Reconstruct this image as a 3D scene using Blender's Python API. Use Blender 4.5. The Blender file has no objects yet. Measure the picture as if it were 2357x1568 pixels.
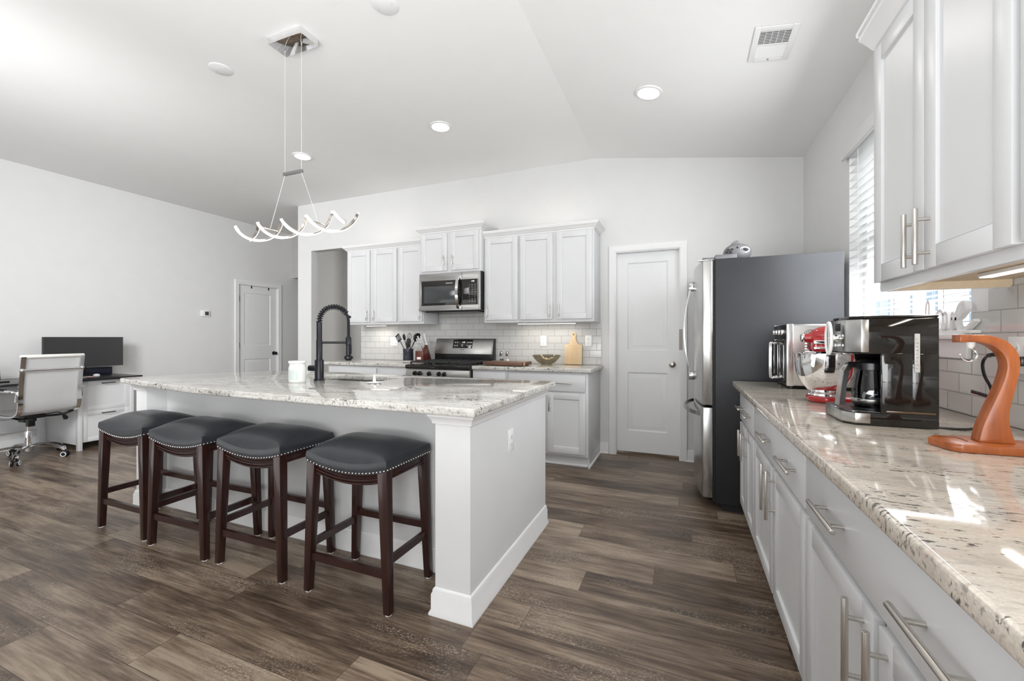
import bpy, bmesh, math, random
from mathutils import Vector, Matrix
random.seed(7)
SC = bpy.context.scene
COL = SC.collection
PI = math.pi

# ------------------------------------------------------------------ camera, world, big lights, exposure
cam = bpy.data.cameras.new('camera')
cam.sensor_width = 36.0
cam.lens = 965.0 / 2357.0 * 36.0
cam.shift_y = (777.0 - 784.0) / 2357.0
cam.clip_start = 0.02
camo = bpy.data.objects.new('camera', cam)
camo.location = (0, 0, 1.2)
camo.rotation_euler = (PI / 2, 0, math.radians(22.2))
COL.objects.link(camo)
SC.camera = camo

W = bpy.data.worlds.new('sky')
SC.world = W
W.use_nodes = True
wb = W.node_tree.nodes['Background']
wb.inputs[0].default_value = (0.93, 0.97, 1.0, 1)
wb.inputs[1].default_value = 5.0

SC.view_settings.view_transform = 'Standard'
SC.view_settings.look = 'None'
SC.view_settings.gamma = 1.0
SC.view_settings.use_curve_mapping = False
SC.view_settings.exposure = 0.0


def area(name, loc, target, size, size_y, power, color=(1, 1, 1)):
    l = bpy.data.lights.new(name, 'AREA')
    l.shape = 'RECTANGLE'
    l.size = size
    l.size_y = size_y
    l.energy = power
    l.color = color
    o = bpy.data.objects.new(name, l)
    o.location = loc
    d = Vector(target) - Vector(loc)
    o.rotation_euler = d.to_track_quat('-Z', 'Y').to_euler()
    COL.objects.link(o)
    return o


# added fill: unseen area lights aimed up to brighten the ceiling
area('ceiling_fill', (-.8, -1.1, 1.0), (-.8, -.7, 3.0), 2.2, 1.8, 128, (.97, .985, 1.0))
area('ceiling_fill_left', (-4.0, -.6, .5), (-4.0, .9, 3.0), 3.0, 1.6, 25, (.97, .985, 1.0))
# daylight that comes in through the kitchen window
area('daylight_kitchen', (.945, 2.72, 1.80), (-1.0, 2.72, 1.35), 1.1, 1.1, 25, (.97, .985, 1.0))
lamp = area('left_wall_fill', (-3.4, -.2, 2.3), (-6.5, 5.2, 1.5), .8, .8, 36, (.98, .99, 1.0))  # added unseen fill that lifts the left wall
lamp.data.spread = math.radians(95)
area('side_fill', (0.95, -1.5, 1.6), (-3.5, .9, 1.3), 1.9, 1.5, 115, (.97, .985, 1.0))  # added fill light from the right, for island end and left wall


# ------------------------------------------------------------------ mesh helpers
class MB:
    def __init__(s):
        s.bm = bmesh.new()

    def add(s, t, M=None):
        if M is not None:
            t.transform(M)
        me = bpy.data.meshes.new('tmp')
        t.to_mesh(me)
        t.free()
        s.bm.from_mesh(me)
        bpy.data.meshes.remove(me)
        return s

    def box(s, a, b, bev=0.0, seg=2, M=None):
        t = bmesh.new()
        bmesh.ops.create_cube(t, size=1.0)
        lo = Vector([min(a[i], b[i]) for i in range(3)])
        hi = Vector([max(a[i], b[i]) for i in range(3)])
        for v in t.verts:
            v.co = Vector([lo[i] + (v.co[i] + .5) * (hi[i] - lo[i]) for i in range(3)])
        if bev > 0:
            bev = min(bev, min(hi - lo) * .49)
            bmesh.ops.bevel(t, geom=t.edges[:], offset=bev, segments=seg, affect='EDGES', profile=.5)
        return s.add(t, M)

    def cyl(s, p, q, r, r2=None, n=20, M=None, bev=0.0):
        p, q = Vector(p), Vector(q)
        d = q - p
        t = bmesh.new()
        bmesh.ops.create_cone(t, cap_ends=True, segments=n, radius1=r, radius2=r if r2 is None else r2, depth=d.length)
        if bev > 0:
            es = [e for e in t.edges if any(len(f.verts) > 4 for f in e.link_faces)]
            bmesh.ops.bevel(t, geom=es, offset=bev, segments=2, affect='EDGES', profile=.5)
        R = d.to_track_quat('Z', 'Y').to_matrix().to_4x4()
        t.transform(Matrix.Translation((p + q) / 2) @ R)
        return s.add(t, M)

    def sphere(s, c, r, sc=(1, 1, 1), n=16, M=None):
        t = bmesh.new()
        bmesh.ops.create_uvsphere(t, u_segments=n, v_segments=max(6, n // 2), radius=r)
        t.transform(Matrix.Translation(c) @ Matrix.Diagonal((*sc, 1)))
        return s.add(t, M)

    def lathe(s, prof, c=(0, 0, 0), n=32, M=None):
        t = bmesh.new()
        rings = []
        for r, z in prof:
            if r < 1e-6:
                rings.append([t.verts.new((0, 0, z))])
            else:
                rings.append([t.verts.new((r * math.cos(2 * PI * i / n), r * math.sin(2 * PI * i / n), z)) for i in range(n)])
        for A, B in zip(rings, rings[1:]):
            if len(A) == 1 and len(B) == 1:
                continue
            for i in range(n):
                j = (i + 1) % n
                if len(A) == 1:
                    t.faces.new((A[0], B[j], B[i]))
                elif len(B) == 1:
                    t.faces.new((A[i], A[j], B[0]))
                else:
                    t.faces.new((A[i], A[j], B[j], B[i]))
        bmesh.ops.recalc_face_normals(t, faces=t.faces)
        t.transform(Matrix.Translation(c))
        return s.add(t, M)

    def sweep(s, pts, prof, closed=False, up=(0, 0, 1), M=None, scales=None):
        """profile (list of (a, b)) carried along pts; a along the side, b along the up direction"""
        pts = [Vector(p) for p in pts]
        t = bmesh.new()
        n = len(pts)
        rings = []
        upv = Vector(up)
        prev = None
        for i, p in enumerate(pts):
            if closed:
                d = pts[(i + 1) % n] - pts[i - 1]
            else:
                d = pts[min(i + 1, n - 1)] - pts[max(i - 1, 0)]
            d.normalize()
            if prev is None:
                side = d.cross(upv)
                if side.length < 1e-4:
                    side = d.cross(Vector((1, 0, 0)))
                side.normalize()
            else:
                side = prev - d * prev.dot(d)
                side.normalize()
            prev = side
            u = side.cross(d)
            k = 1 if scales is None else scales[i]
            rings.append([t.verts.new(p + side * a * k + u * b * k) for a, b in prof])
        m = len(prof)
        for i in range(n if closed else n - 1):
            A, B = rings[i], rings[(i + 1) % n]
            for j in range(m):
                k = (j + 1) % m
                t.faces.new((A[j], A[k], B[k], B[j]))
        if not closed:
            t.faces.new(rings[0][::-1])
            t.faces.new(rings[-1])
        bmesh.ops.recalc_face_normals(t, faces=t.faces)
        return s.add(t, M)

    def tube(s, pts, r, n=10, closed=False, M=None, scales=None):
        return s.sweep(pts, [(r * math.cos(2 * PI * i / n), r * math.sin(2 * PI * i / n)) for i in range(n)], closed, M=M, scales=scales)

    def prism(s, poly, z0, z1, bev=0.0, M=None, seg=2):
        t = bmesh.new()
        a = [t.verts.new((x, y, z0)) for x, y in poly]
        b = [t.verts.new((x, y, z1)) for x, y in poly]
        t.faces.new(a[::-1])
        t.faces.new(b)
        n = len(poly)
        for i in range(n):
            j = (i + 1) % n
            t.faces.new((a[i], a[j], b[j], b[i]))
        bmesh.ops.recalc_face_normals(t, faces=t.faces)
        if bev > 0:
            bmesh.ops.bevel(t, geom=t.edges[:], offset=bev, segments=seg, affect='EDGES', profile=.5)
        return s.add(t, M)

    def mitre(s, path, prof, z=0.0, closed=False, M=None):
        """moulding: profile (out, up) carried along a path in plan; out is to the right of the walking direction"""
        P = [Vector((x, y)) for x, y in path]
        n = len(P)
        t = bmesh.new()
        rings = []
        for i in range(n):
            ds = []
            if closed or i > 0:
                ds.append((P[i] - P[i - 1]).normalized())
            if closed or i < n - 1:
                ds.append((P[(i + 1) % n] - P[i]).normalized())
            ns = [Vector((d.y, -d.x)) for d in ds]
            m = sum(ns, Vector((0, 0))).normalized()
            k = 1.0 / max(.3, m.dot(ns[0]))
            rings.append([t.verts.new((P[i].x + m.x * o * k, P[i].y + m.y * o * k, z + u)) for o, u in prof])
        mm = len(prof)
        for i in range(n if closed else n - 1):
            A, B = rings[i], rings[(i + 1) % n]
            for j in range(mm):
                k = (j + 1) % mm
                t.faces.new((A[j], A[k], B[k], B[j]))
        if not closed:
            t.faces.new(rings[0][::-1])
            t.faces.new(rings[-1])
        bmesh.ops.recalc_face_normals(t, faces=t.faces)
        return s.add(t, M)

    def surf(s, f, nu, nv, closed_u=False, M=None):
        t = bmesh.new()
        g = [[t.verts.new(f(i / (nu if closed_u else nu - 1), j / (nv - 1))) for j in range(nv)] for i in range(nu)]
        for i in range(nu if closed_u else nu - 1):
            for j in range(nv - 1):
                t.faces.new((g[i][j], g[(i + 1) % nu][j], g[(i + 1) % nu][j + 1], g[i][j + 1]))
        bmesh.ops.recalc_face_normals(t, faces=t.faces)
        return s.add(t, M)

    def xf(s, M):
        s.bm.transform(M)
        return s


ROOT_LOC = {}


def link(o, parent=None):
    COL.objects.link(o)
    if parent is not None:
        o.parent = parent
    return o


def part(name, mb, mat, parent=None, angle=35, world=True, **props):
    me = bpy.data.meshes.new(name)
    bm = mb.bm
    off = ROOT_LOC.get(parent.name) if parent is not None else None
    if off is not None and world:
        bmesh.ops.translate(bm, verts=bm.verts, vec=-off)
    bm.to_mesh(me)
    bm.free()
    me.polygons.foreach_set('use_smooth', [True] * len(me.polygons))
    me.set_sharp_from_angle(angle=math.radians(angle))
    for m in (mat if isinstance(mat, (list, tuple)) else [mat]):
        me.materials.append(m)
    o = bpy.data.objects.new(name, me)
    link(o, parent)
    if parent is not None:
        ROOT_LOC[o.name] = off if off is not None else Vector((0, 0, 0))
    for k, v in props.items():
        o[k] = v
    return o


def thing(name, label, cat, loc=(0, 0, 0), rz=0.0, group=None):
    o = bpy.data.objects.new(name, None)
    o.empty_display_size = .1
    o.location = loc
    o.rotation_euler = (0, 0, rz)
    link(o)
    o['label'] = label
    o['category'] = cat
    if group:
        o['group'] = group
    ROOT_LOC[o.name] = Vector(loc)
    return o


def solo(name, mb, mat, label, cat, group=None, origin=None, angle=35):
    """a thing of one piece"""
    if origin is not None:
        bmesh.ops.translate(mb.bm, verts=mb.bm.verts, vec=-Vector(origin))
    o = part(name, mb, mat, None, angle)
    if origin is not None:
        o.location = origin
    o['label'] = label
    o['category'] = cat
    if group:
        o['group'] = group
    return o


def struct(name, mb, mat, parent=None, angle=35):
    o = part(name, mb, mat, parent, angle)
    if parent is None:
        o['kind'] = 'structure'
    return o


def dup(root, loc, rz, label):
    r = root.copy()
    COL.objects.link(r)
    r.location = loc
    r.rotation_euler = (0, 0, rz)
    r['label'] = label

    def kids(src, dst):
        for ch in list(src.children):
            c = ch.copy()
            COL.objects.link(c)
            c.parent = dst
            kids(ch, c)
    kids(root, r)
    return r


def text_mb(body, size, M, depth=0.0006, align='CENTER'):
    cu = bpy.data.curves.new('lettering', 'FONT')
    cu.body = body
    cu.size = size
    cu.extrude = depth
    cu.align_x = align
    cu.align_y = 'CENTER'
    cu.resolution_u = 3
    o = bpy.data.objects.new('lettering', cu)
    COL.objects.link(o)
    dg = bpy.context.evaluated_depsgraph_get()
    me = bpy.data.meshes.new_from_object(o.evaluated_get(dg))
    COL.objects.unlink(o)
    bpy.data.objects.remove(o)
    bpy.data.curves.remove(cu)
    mb = MB()
    mb.bm.from_mesh(me)
    bpy.data.meshes.remove(me)
    mb.xf(M)
    return mb


FRONT = Matrix.Rotation(PI / 2, 4, 'X')                       # lettering / faces that look towards -Y
def T(x, y, z): return Matrix.Translation((x, y, z))
def RZ(d): return Matrix.Rotation(math.radians(d), 4, 'Z')
def RX(d): return Matrix.Rotation(math.radians(d), 4, 'X')
def RY(d): return Matrix.Rotation(math.radians(d), 4, 'Y')


# ------------------------------------------------------------------ materials
class NT:
    def __init__(s, name):
        s.m = bpy.data.materials.new(name)
        s.m.use_nodes = True
        s.t = s.m.node_tree
        s.b = s.t.nodes['Principled BSDF']
        s.tc = None

    def n(s, typ, **kw):
        nd = s.t.nodes.new(typ)
        for k, v in kw.items():
            setattr(nd, k, v)
        return nd

    def l(s, a, b):
        s.t.links.new(a, b)

    def coord(s, scale=(1, 1, 1), rot=(0, 0, 0), loc=(0, 0, 0)):
        if s.tc is None:
            s.tc = s.n('ShaderNodeTexCoord')
        mp = s.n('ShaderNodeMapping')
        mp.inputs['Scale'].default_value = scale
        mp.inputs['Rotation'].default_value = rot
        mp.inputs['Location'].default_value = loc
        s.l(s.tc.outputs['Object'], mp.inputs['Vector'])
        return mp.outputs['Vector']

    def noise(s, vec, scale, detail=4, rough=.55, dist=0.0):
        nd = s.n('ShaderNodeTexNoise')
        nd.inputs['Scale'].default_value = scale
        nd.inputs['Detail'].default_value = detail
        nd.inputs['Roughness'].default_value = rough
        nd.inputs['Distortion'].default_value = dist
        s.l(vec, nd.inputs['Vector'])
        return nd.outputs['Fac']

    def ramp(s, fac, stops, interp='LINEAR'):
        nd = s.n('ShaderNodeValToRGB')
        cr = nd.color_ramp
        cr.interpolation = interp
        while len(cr.elements) < len(stops):
            cr.elements.new(.5)
        for e, (p, c) in zip(cr.elements, stops):
            e.position = p
            e.color = (*c, 1) if len(c) == 3 else c
        s.l(fac, nd.inputs['Fac'])
        return nd.outputs['Color']

    def mix(s, fac, a, b, mode='MIX'):
        nd = s.n('ShaderNodeMix', data_type='RGBA', blend_type=mode)
        for sock, v in ((nd.inputs[0], fac), (nd.inputs[6], a), (nd.inputs[7], b)):
            if isinstance(v, bpy.types.NodeSocket):
                s.l(v, sock)
            elif isinstance(v, (int, float)):
                sock.default_value = v
            else:
                sock.default_value = (*v, 1)
        return nd.outputs[2]

    def math(s, op, a, b=0.0):
        nd = s.n('ShaderNodeMath', operation=op)
        for sock, v in ((nd.inputs[0], a), (nd.inputs[1], b)):
            if isinstance(v, bpy.types.NodeSocket):
                s.l(v, sock)
            else:
                sock.default_value = v
        return nd.outputs[0]

    def bump(s, h, strength=.1, dist=.01):
        nd = s.n('ShaderNodeBump')
        nd.inputs['Strength'].default_value = strength
        nd.inputs['Distance'].default_value = dist
        s.l(h, nd.inputs['Height'])
        s.l(nd.outputs['Normal'], s.b.inputs['Normal'])

    def set(s, **kw):
        for k, v in kw.items():
            sock = s.b.inputs[k.replace('_', ' ')]
            if isinstance(v, bpy.types.NodeSocket):
                s.l(v, sock)
            elif isinstance(v, tuple):
                sock.default_value = (*v, 1)
            else:
                sock.default_value = v
        return s.m


def plain(name, col, rough=.5, metal=0.0, var=.04, nscale=6.0, bump=0.0, bscale=200.0, **kw):
    t = NT(name)
    v = t.coord()
    f = t.noise(v, nscale, 3)
    a = tuple(min(1, c * (1 - var)) for c in col)
    b = tuple(min(1, c * (1 + var)) for c in col)
    c = t.ramp(f, [(.3, a), (.7, b)])
    if bump:
        t.bump(t.noise(v, bscale, 2), bump, .002)
    return t.set(Base_Color=c, Roughness=rough, Metallic=metal, **kw)


def brushed(name, col, rough=.28, axis='Z', var=.05):
    t = NT(name)
    sc = {'Z': (60, 60, 1.2), 'X': (1.2, 60, 60), 'Y': (60, 1.2, 60)}[axis]
    f = t.noise(t.coord(sc), 8, 3)
    c = t.ramp(f, [(.3, tuple(x * (1 - var) for x in col)), (.7, tuple(min(1, x * (1 + var)) for x in col))])
    r = t.math('MULTIPLY_ADD', f, .1)
    t.t.nodes[-1].inputs[2].default_value = rough - .05
    return t.set(Base_Color=c, Roughness=r, Metallic=1.0)


def glow(name, col, strength):
    t = NT(name)
    return t.set(Base_Color=(.9, .9, .9), Emission_Color=col, Emission_Strength=strength, Roughness=.4)


M_WALL = plain('wall_paint', (.715, .715, .71), .85, var=.012, bump=.03, bscale=350)
M_CEIL = plain('ceiling_paint', (.83, .83, .82), .9, var=.008, bump=.04, bscale=250)
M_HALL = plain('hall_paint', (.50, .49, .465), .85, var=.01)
M_TRIM = plain('trim_white', (.80, .80, .80), .38, var=.01)
M_CAB = plain('cabinet_white', (.66, .665, .675), .34, var=.012)
M_CABR = M_CAB
M_ISL = plain('island_paint', (.71, .715, .72), .6, var=.02, nscale=3)
M_DARK = plain('dark_gap', (.02, .02, .02), .7)
M_NICKEL = brushed('brushed_nickel', (.60, .57, .53), .3)
M_STEEL = brushed('stainless_steel', (.43, .425, .41), .30, 'X')
M_STEELV = brushed('stainless_vertical', (.52, .52, .51), .26, 'Z')
M_CHROME = plain('chrome', (.86, .86, .87), .06, 1.0, var=.01)
M_HANDLE = plain('handle_steel', (.36, .36, .355), .18, 1.0)
M_BLACK = plain('black_plastic', (.012, .012, .014), .25, var=.1)
M_BLACKM = plain('black_metal', (.022, .023, .028), .32, .6, var=.1)
M_GLOSS = plain('black_gloss', (.012, .011, .010), .05, var=.05)
M_IRON = plain('cast_iron', (.025, .025, .026), .55, var=.15, nscale=40)
M_WHITEP = plain('white_plastic', (.85, .85, .84), .35, var=.01)
M_LEATHER = plain('charcoal_leather', (.034, .037, .043), .31, var=.12, nscale=14, bump=.12, bscale=320)
M_SCREEN = plain('monitor_screen', (.035, .035, .036), .3, var=.03)
M_RED = plain('red_enamel', (.40, .012, .014), .12, var=.04, Coat_Weight=.5, Coat_Roughness=.05)
M_DOORW = plain('door_white', (.78, .785, .79), .42, var=.01)


def wood(name, c1, c2, rough=.35, axis='X', scale=3.0, coat=0.0):
    t = NT(name)
    sc = {'X': (1, 9, 9), 'Y': (9, 1, 9), 'Z': (9, 9, 1)}[axis]
    v = t.coord(sc)
    f = t.noise(v, scale, 6, .6, .6)
    g = t.noise(v, scale * 7, 3)
    f2 = t.math('ADD', t.math('MULTIPLY', f, .75), t.math('MULTIPLY', g, .25))
    c = t.ramp(f2, [(.32, c1), (.68, c2)])
    t.bump(f2, .05, .002)
    return t.set(Base_Color=c, Roughness=rough, Coat_Weight=coat)


M_ESPR = wood('espresso_wood', (.016, .006, .005), (.042, .012, .009), .3, 'Z', coat=.3)
M_CHERRY = wood('orange_cherry_wood', (.25, .058, .014), (.46, .132, .031), .35, 'Z', 2.5, .2)
M_MAPLE = wood('maple_wood', (.62, .44, .25), (.72, .55, .35), .5, 'Z', 2.0)
M_BIRCH = wood('birch_ply', (.66, .53, .36), (.74, .62, .46), .5, 'Y', 2.0)
M_WALNUT = wood('walnut_wood', (.09, .045, .028), (.17, .09, .055), .4, 'X', 3.0)
M_REDWOOD = wood('red_brown_wood', (.085, .018, .012), (.15, .04, .025), .35, 'Z', 3.0)


def floor_mat():
    t = NT('weathered_plank_floor')
    v = t.coord()
    br = t.n('ShaderNodeTexBrick')
    br.offset = 0.0
    br.offset_frequency = 2
    br.inputs['Color1'].default_value = (0, 0, 0, 1)
    br.inputs['Color2'].default_value = (1, 1, 1, 1)
    br.inputs['Mortar'].default_value = (.5, .5, .5, 1)
    br.inputs['Scale'].default_value = 1.0
    br.inputs['Mortar Size'].default_value = .0012
    br.inputs['Mortar Smooth'].default_value = .1
    br.inputs['Bias'].default_value = 0.0
    br.inputs['Brick Width'].default_value = 1.22
    br.inputs['Row Height'].default_value = .178
    sx = t.n('ShaderNodeSeparateXYZ')
    t.l(v, sx.inputs[0])
    row = t.math('FLOOR', t.math('DIVIDE', sx.outputs[1], .178))
    wn_ = t.n('ShaderNodeTexWhiteNoise', noise_dimensions='1D')
    t.l(row, wn_.inputs['W'])
    cx = t.n('ShaderNodeCombineXYZ')
    t.l(t.math('ADD', sx.outputs[0], t.math('MULTIPLY', wn_.outputs['Value'], 1.22)), cx.inputs[0])
    t.l(sx.outputs[1], cx.inputs[1])
    t.l(cx.outputs[0], br.inputs['Vector'])
    tone = br.outputs['Color']
    # per-plank shift of the grain
    cmb = t.n('ShaderNodeCombineXYZ')
    t.l(t.math('MULTIPLY', tone, 37.0), cmb.inputs[0])
    t.l(t.math('MULTIPLY', tone, 11.0), cmb.inputs[1])
    add = t.n('ShaderNodeVectorMath', operation='ADD')
    t.l(t.coord((1.1, 9, 1)), add.inputs[0])
    t.l(cmb.outputs[0], add.inputs[1])
    g1 = t.noise(add.outputs[0], 2.2, 7, .62, .5)
    add2 = t.n('ShaderNodeVectorMath', operation='ADD')
    t.l(t.coord((3.0, 55, 1)), add2.inputs[0])
    t.l(cmb.outputs[0], add2.inputs[1])
    g2 = t.noise(add2.outputs[0], 1.6, 4, .6)
    add3 = t.n('ShaderNodeVectorMath', operation='ADD')
    t.l(t.coord((1.2, 2.6, 1)), add3.inputs[0])
    t.l(cmb.outputs[0], add3.inputs[1])
    blotch = t.noise(add3.outputs[0], 1.9, 3, .5)
    s = t.math('ADD', t.math('MULTIPLY', g1, .44), t.math('MULTIPLY', g2, .30))
    s = t.math('ADD', s, t.math('MULTIPLY', blotch, .24))
    s = t.math('ADD', s, t.math('MULTIPLY', tone, .13))
    base = t.ramp(s, [(.41, (.040, .026, .018)), (.50, (.100, .068, .047)), (.57, (.172, .124, .088)), (.67, (.32, .25, .185))])
    # worn pale flecks inside some blotches
    fl = t.noise(t.coord((14, 34, 1)), 5.5, 5, .72, .9)
    area_ = t.noise(add3.outputs[0], 1.3, 2, .5)
    m = t.math('MULTIPLY', t.ramp(fl, [(.53, (0, 0, 0)), (.60, (1, 1, 1))]), t.ramp(area_, [(.50, (0, 0, 0)), (.62, (1, 1, 1))]))
    base = t.mix(t.math('MULTIPLY', m, .72), base, (.46, .385, .30))
    gap = br.outputs['Fac']
    base = t.mix(t.math('MULTIPLY', gap, .75), base, (.02, .015, .012))
    rough = t.math('ADD', t.math('MULTIPLY', g2, .16), .26)
    t.bump(t.math('SUBTRACT', t.math('MULTIPLY', g2, .4), gap), .12, .003)
    return t.set(Base_Color=base, Roughness=rough)


M_FLOOR = floor_mat()


def granite(name, warm):
    t = NT(name)
    v = t.coord((1.0, 3.2, 3.2), (0, 0, .12))
    vv = t.coord()
    big = t.noise(v, 5.0, 5, .6, .4)
    lo, hi = ((.44, .39, .34), (.70, .63, .545)) if warm else ((.42, .41, .385), (.75, .74, .705))
    mid = tuple((a + 2 * b) / 3 for a, b in zip(lo, hi))
    c = t.ramp(big, [(.30, lo), (.46, mid), (.62, hi)])
    fine = t.noise(vv, 210, 3, .6)
    c = t.mix(t.ramp(fine, [(.40, (.35, .35, .35)), (.62, (0, 0, 0))]), c, (.42, .39, .35))
    # thin brown-grey streaks that follow the bed of the stone
    streak = t.noise(t.coord((1.0, 6.0, 6.0), (0, 0, .10)), 13, 6, .70, .5)
    c = t.mix(t.ramp(streak, [(.53, (0, 0, 0)), (.66, (.62, .62, .62))]), c, (.34, .29, .245) if warm else (.33, .305, .27))
    rust = t.noise(v, 9, 4, .6)
    c = t.mix(t.ramp(rust, [(.58, (0, 0, 0)), (.72, (.45, .45, .45) if warm else (.2, .2, .2))]), c, (.55, .38, .28))
    # black mica flecks, gathered in patches
    sp = t.noise(t.coord((1.0, 2.8, 1.3), (0, 0, .12)), 46, 4, .62)
    ar = t.noise(v, 4.0, 3)
    k = t.math('ADD', sp, t.math('MULTIPLY', t.math('SUBTRACT', ar, .5), .50))
    c = t.mix(t.ramp(k, [(.615, (0, 0, 0)), (.67, (.9, .9, .9))]), c, (.05, .047, .045))
    # the sawn edge shows the grain end on: more and rounder dark grains
    geo = t.n('ShaderNodeNewGeometry')
    sep = t.n('ShaderNodeSeparateXYZ')
    t.l(geo.outputs['Normal'], sep.inputs[0])
    side = t.math('SUBTRACT', 1.0, t.math('ABSOLUTE', sep.outputs[2]))
    eg = t.noise(vv, 75, 3, .55)
    k2 = t.math('ADD', eg, t.math('MULTIPLY', t.math('SUBTRACT', t.noise(vv, 9, 2), .5), .35))
    m = t.math('MULTIPLY', t.ramp(k2, [(.57, (0, 0, 0)), (.65, (.6, .6, .6))]), side)
    c = t.mix(m, c, (.06, .058, .055))
    return t.set(Base_Color=c, Roughness=.06, Specular_IOR_Level=.6)


M_GRANITE = granite('speckled_granite', False)
M_GRANITEW = granite('warm_speckled_granite', True)


def tile_mat(name, rot):
    """glazed subway tile; rot turns the wall plane into the texture plane"""
    t = NT(name)
    v = t.coord((1, 1, 1), rot)
    br = t.n('ShaderNodeTexBrick')
    br.offset = .5
    for k, val in (('Scale', 1.0), ('Mortar Size', .0026), ('Mortar Smooth', .15), ('Brick Width', .152), ('Row Height', .0755)):
        br.inputs[k].default_value = val
    br.inputs['Color1'].default_value = (.56, .555, .54, 1)
    br.inputs['Color2'].default_value = (.60, .595, .58, 1)
    br.inputs['Mortar'].default_value = (.36, .35, .335, 1)
    t.l(v, br.inputs['Vector'])
    w = t.noise(t.coord(), 14, 2)
    h = t.math('SUBTRACT', t.math('MULTIPLY', w, .15), br.outputs['Fac'])
    t.bump(h, .5, .0025)
    r = t.math('ADD', t.math('MULTIPLY', br.outputs['Fac'], .5), .1)
    return t.set(Base_Color=br.outputs['Color'], Roughness=r)


M_TILEB = tile_mat('subway_tile_back', (-PI / 2, 0, 0))
M_TILER = tile_mat('subway_tile_side', (0, PI / 2, PI / 2))


def glass_mat(name, tint=(1, 1, 1), gloss=.08, rough=.02):
    t = NT(name)
    t.t.nodes.remove(t.b)
    tr = t.n('ShaderNodeBsdfTransparent')
    tr.inputs[0].default_value = (*tint, 1)
    gl = t.n('ShaderNodeBsdfGlossy')
    gl.inputs['Roughness'].default_value = rough
    mx = t.n('ShaderNodeMixShader')
    lw = t.n('ShaderNodeLayerWeight')
    lw.inputs[0].default_value = .5
    t.l(t.math('ADD', t.math('MULTIPLY', t.math('POWER', lw.outputs['Facing'], 4.0), .45), gloss), mx.inputs[0])
    t.l(tr.outputs[0], mx.inputs[1])
    t.l(gl.outputs[0], mx.inputs[2])
    t.l(mx.outputs[0], t.t.nodes['Material Output'].inputs[0])
    return t.m


M_GLASS = glass_mat('clear_glass', (1, 1, 1), .04)
M_SMOKE = glass_mat('smoky_glass', (.74, .70, .60), .08)
M_CARAFE = glass_mat('carafe_glass', (.55, .57, .6), .1)

def vinyl():
    t = NT('translucent_vinyl')
    tl = t.n('ShaderNodeBsdfTranslucent')
    tl.inputs[0].default_value = (.9, .9, .9, 1)
    mx = t.n('ShaderNodeMixShader')
    mx.inputs[0].default_value = .6
    t.set(Base_Color=(.86, .86, .86), Roughness=.4)
    t.l(t.b.outputs[0], mx.inputs[1])
    t.l(tl.outputs[0], mx.inputs[2])
    t.l(mx.outputs[0], t.t.nodes['Material Output'].inputs[0])
    return t.m


M_VINYL = vinyl()

E_LENS = glow('downlight_lens', (1, .97, .92), 9)
E_LED = glow('led_strip_glow', (1, .985, .96), 2.6)
E_BAR = glow('undercabinet_glow', (1, .95, .87), 4)
E_DIG = glow('display_digits', (.85, .95, .8), 1.2)
E_TXT = plain('white_lettering', (.8, .8, .8), .5)

# ------------------------------------------------------------------ room shell
YB, XR, XL, ZC = 4.40, 0.985, -6.64, 3.08
RIDGE, SLOPE = -0.853, 0.1557
def ceil_z(x): return ZC if x < RIDGE else ZC - SLOPE * (x - RIDGE)

struct('floor', MB().box((-7.6, -3.2, -.1), (1.3, 6.6, 0)), M_FLOOR)

mb = MB()
for x0, x1 in ((-6.9, RIDGE), (RIDGE, 1.25)):
    t = bmesh.new()
    vs = [t.verts.new(p) for p in ((x0, -3.2, ceil_z(x0)), (x1, -3.2, ceil_z(x1)), (x1, 6.6, ceil_z(x1)), (x0, 6.6, ceil_z(x0)))]
    us = [t.verts.new((v.co.x, v.co.y, v.co.z + .12)) for v in vs]
    for f in (vs[::-1], us, (vs[0], vs[1], us[1], us[0]), (vs[2], vs[3], us[3], us[2]), (vs[1], vs[2], us[2], us[1]), (vs[3], vs[0], us[0], us[3])):
        t.faces.new(f)
    mb.add(t)
struct('ceiling', mb, M_CEIL, angle=2)

ZT = 3.14
# back wall with the hall opening and the pantry door opening
PX0, PX1, PZ = -.640, -.032, 2.072
AX0, AX1, AZ = -4.85, -3.96, 2.417
mb = MB()
mb.box((-5.104, YB, 0), (AX0, YB + .11, ZT)).box((AX0, YB, AZ), (AX1, YB + .11, ZT)).box((AX1, YB, 0), (PX0, YB + .11, ZT))
mb.box((PX0, YB, PZ), (PX1, YB + .11, ZT)).box((PX1, YB, 0), (XR + .11, YB + .11, ZT))
struct('wall_back', mb, M_WALL)

# right wall with the window opening
WY0, WY1, WZ0, WZ1 = 2.075, 3.30, 1.215, 2.40
mb = MB()
mb.box((XR, -3.2, 0), (XR + .13, WY0, ZT)).box((XR, WY1, 0), (XR + .13, YB + .11, ZT))
mb.box((XR, WY0, 0), (XR + .13, WY1, WZ0)).box((XR, WY0, WZ1), (XR + .13, WY1, ZT))
struct('wall_right', mb, M_WALL)

# left wall with the closet door opening
DY0, DY1, DZ = 4.60, 5.30, 2.065
mb = MB()
mb.box((XL - .11, -3.2, 0), (XL, DY0, ZT)).box((XL - .11, DY0, DZ), (XL, DY1, ZT)).box((XL - .11, DY1, 0), (XL, 6.6, ZT))
struct('wall_left', mb, M_WALL)

struct('wall_rear', MB().box((XL - .11, -3.3, 0), (XR + .13, -3.2, ZT)), M_WALL)

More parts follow.
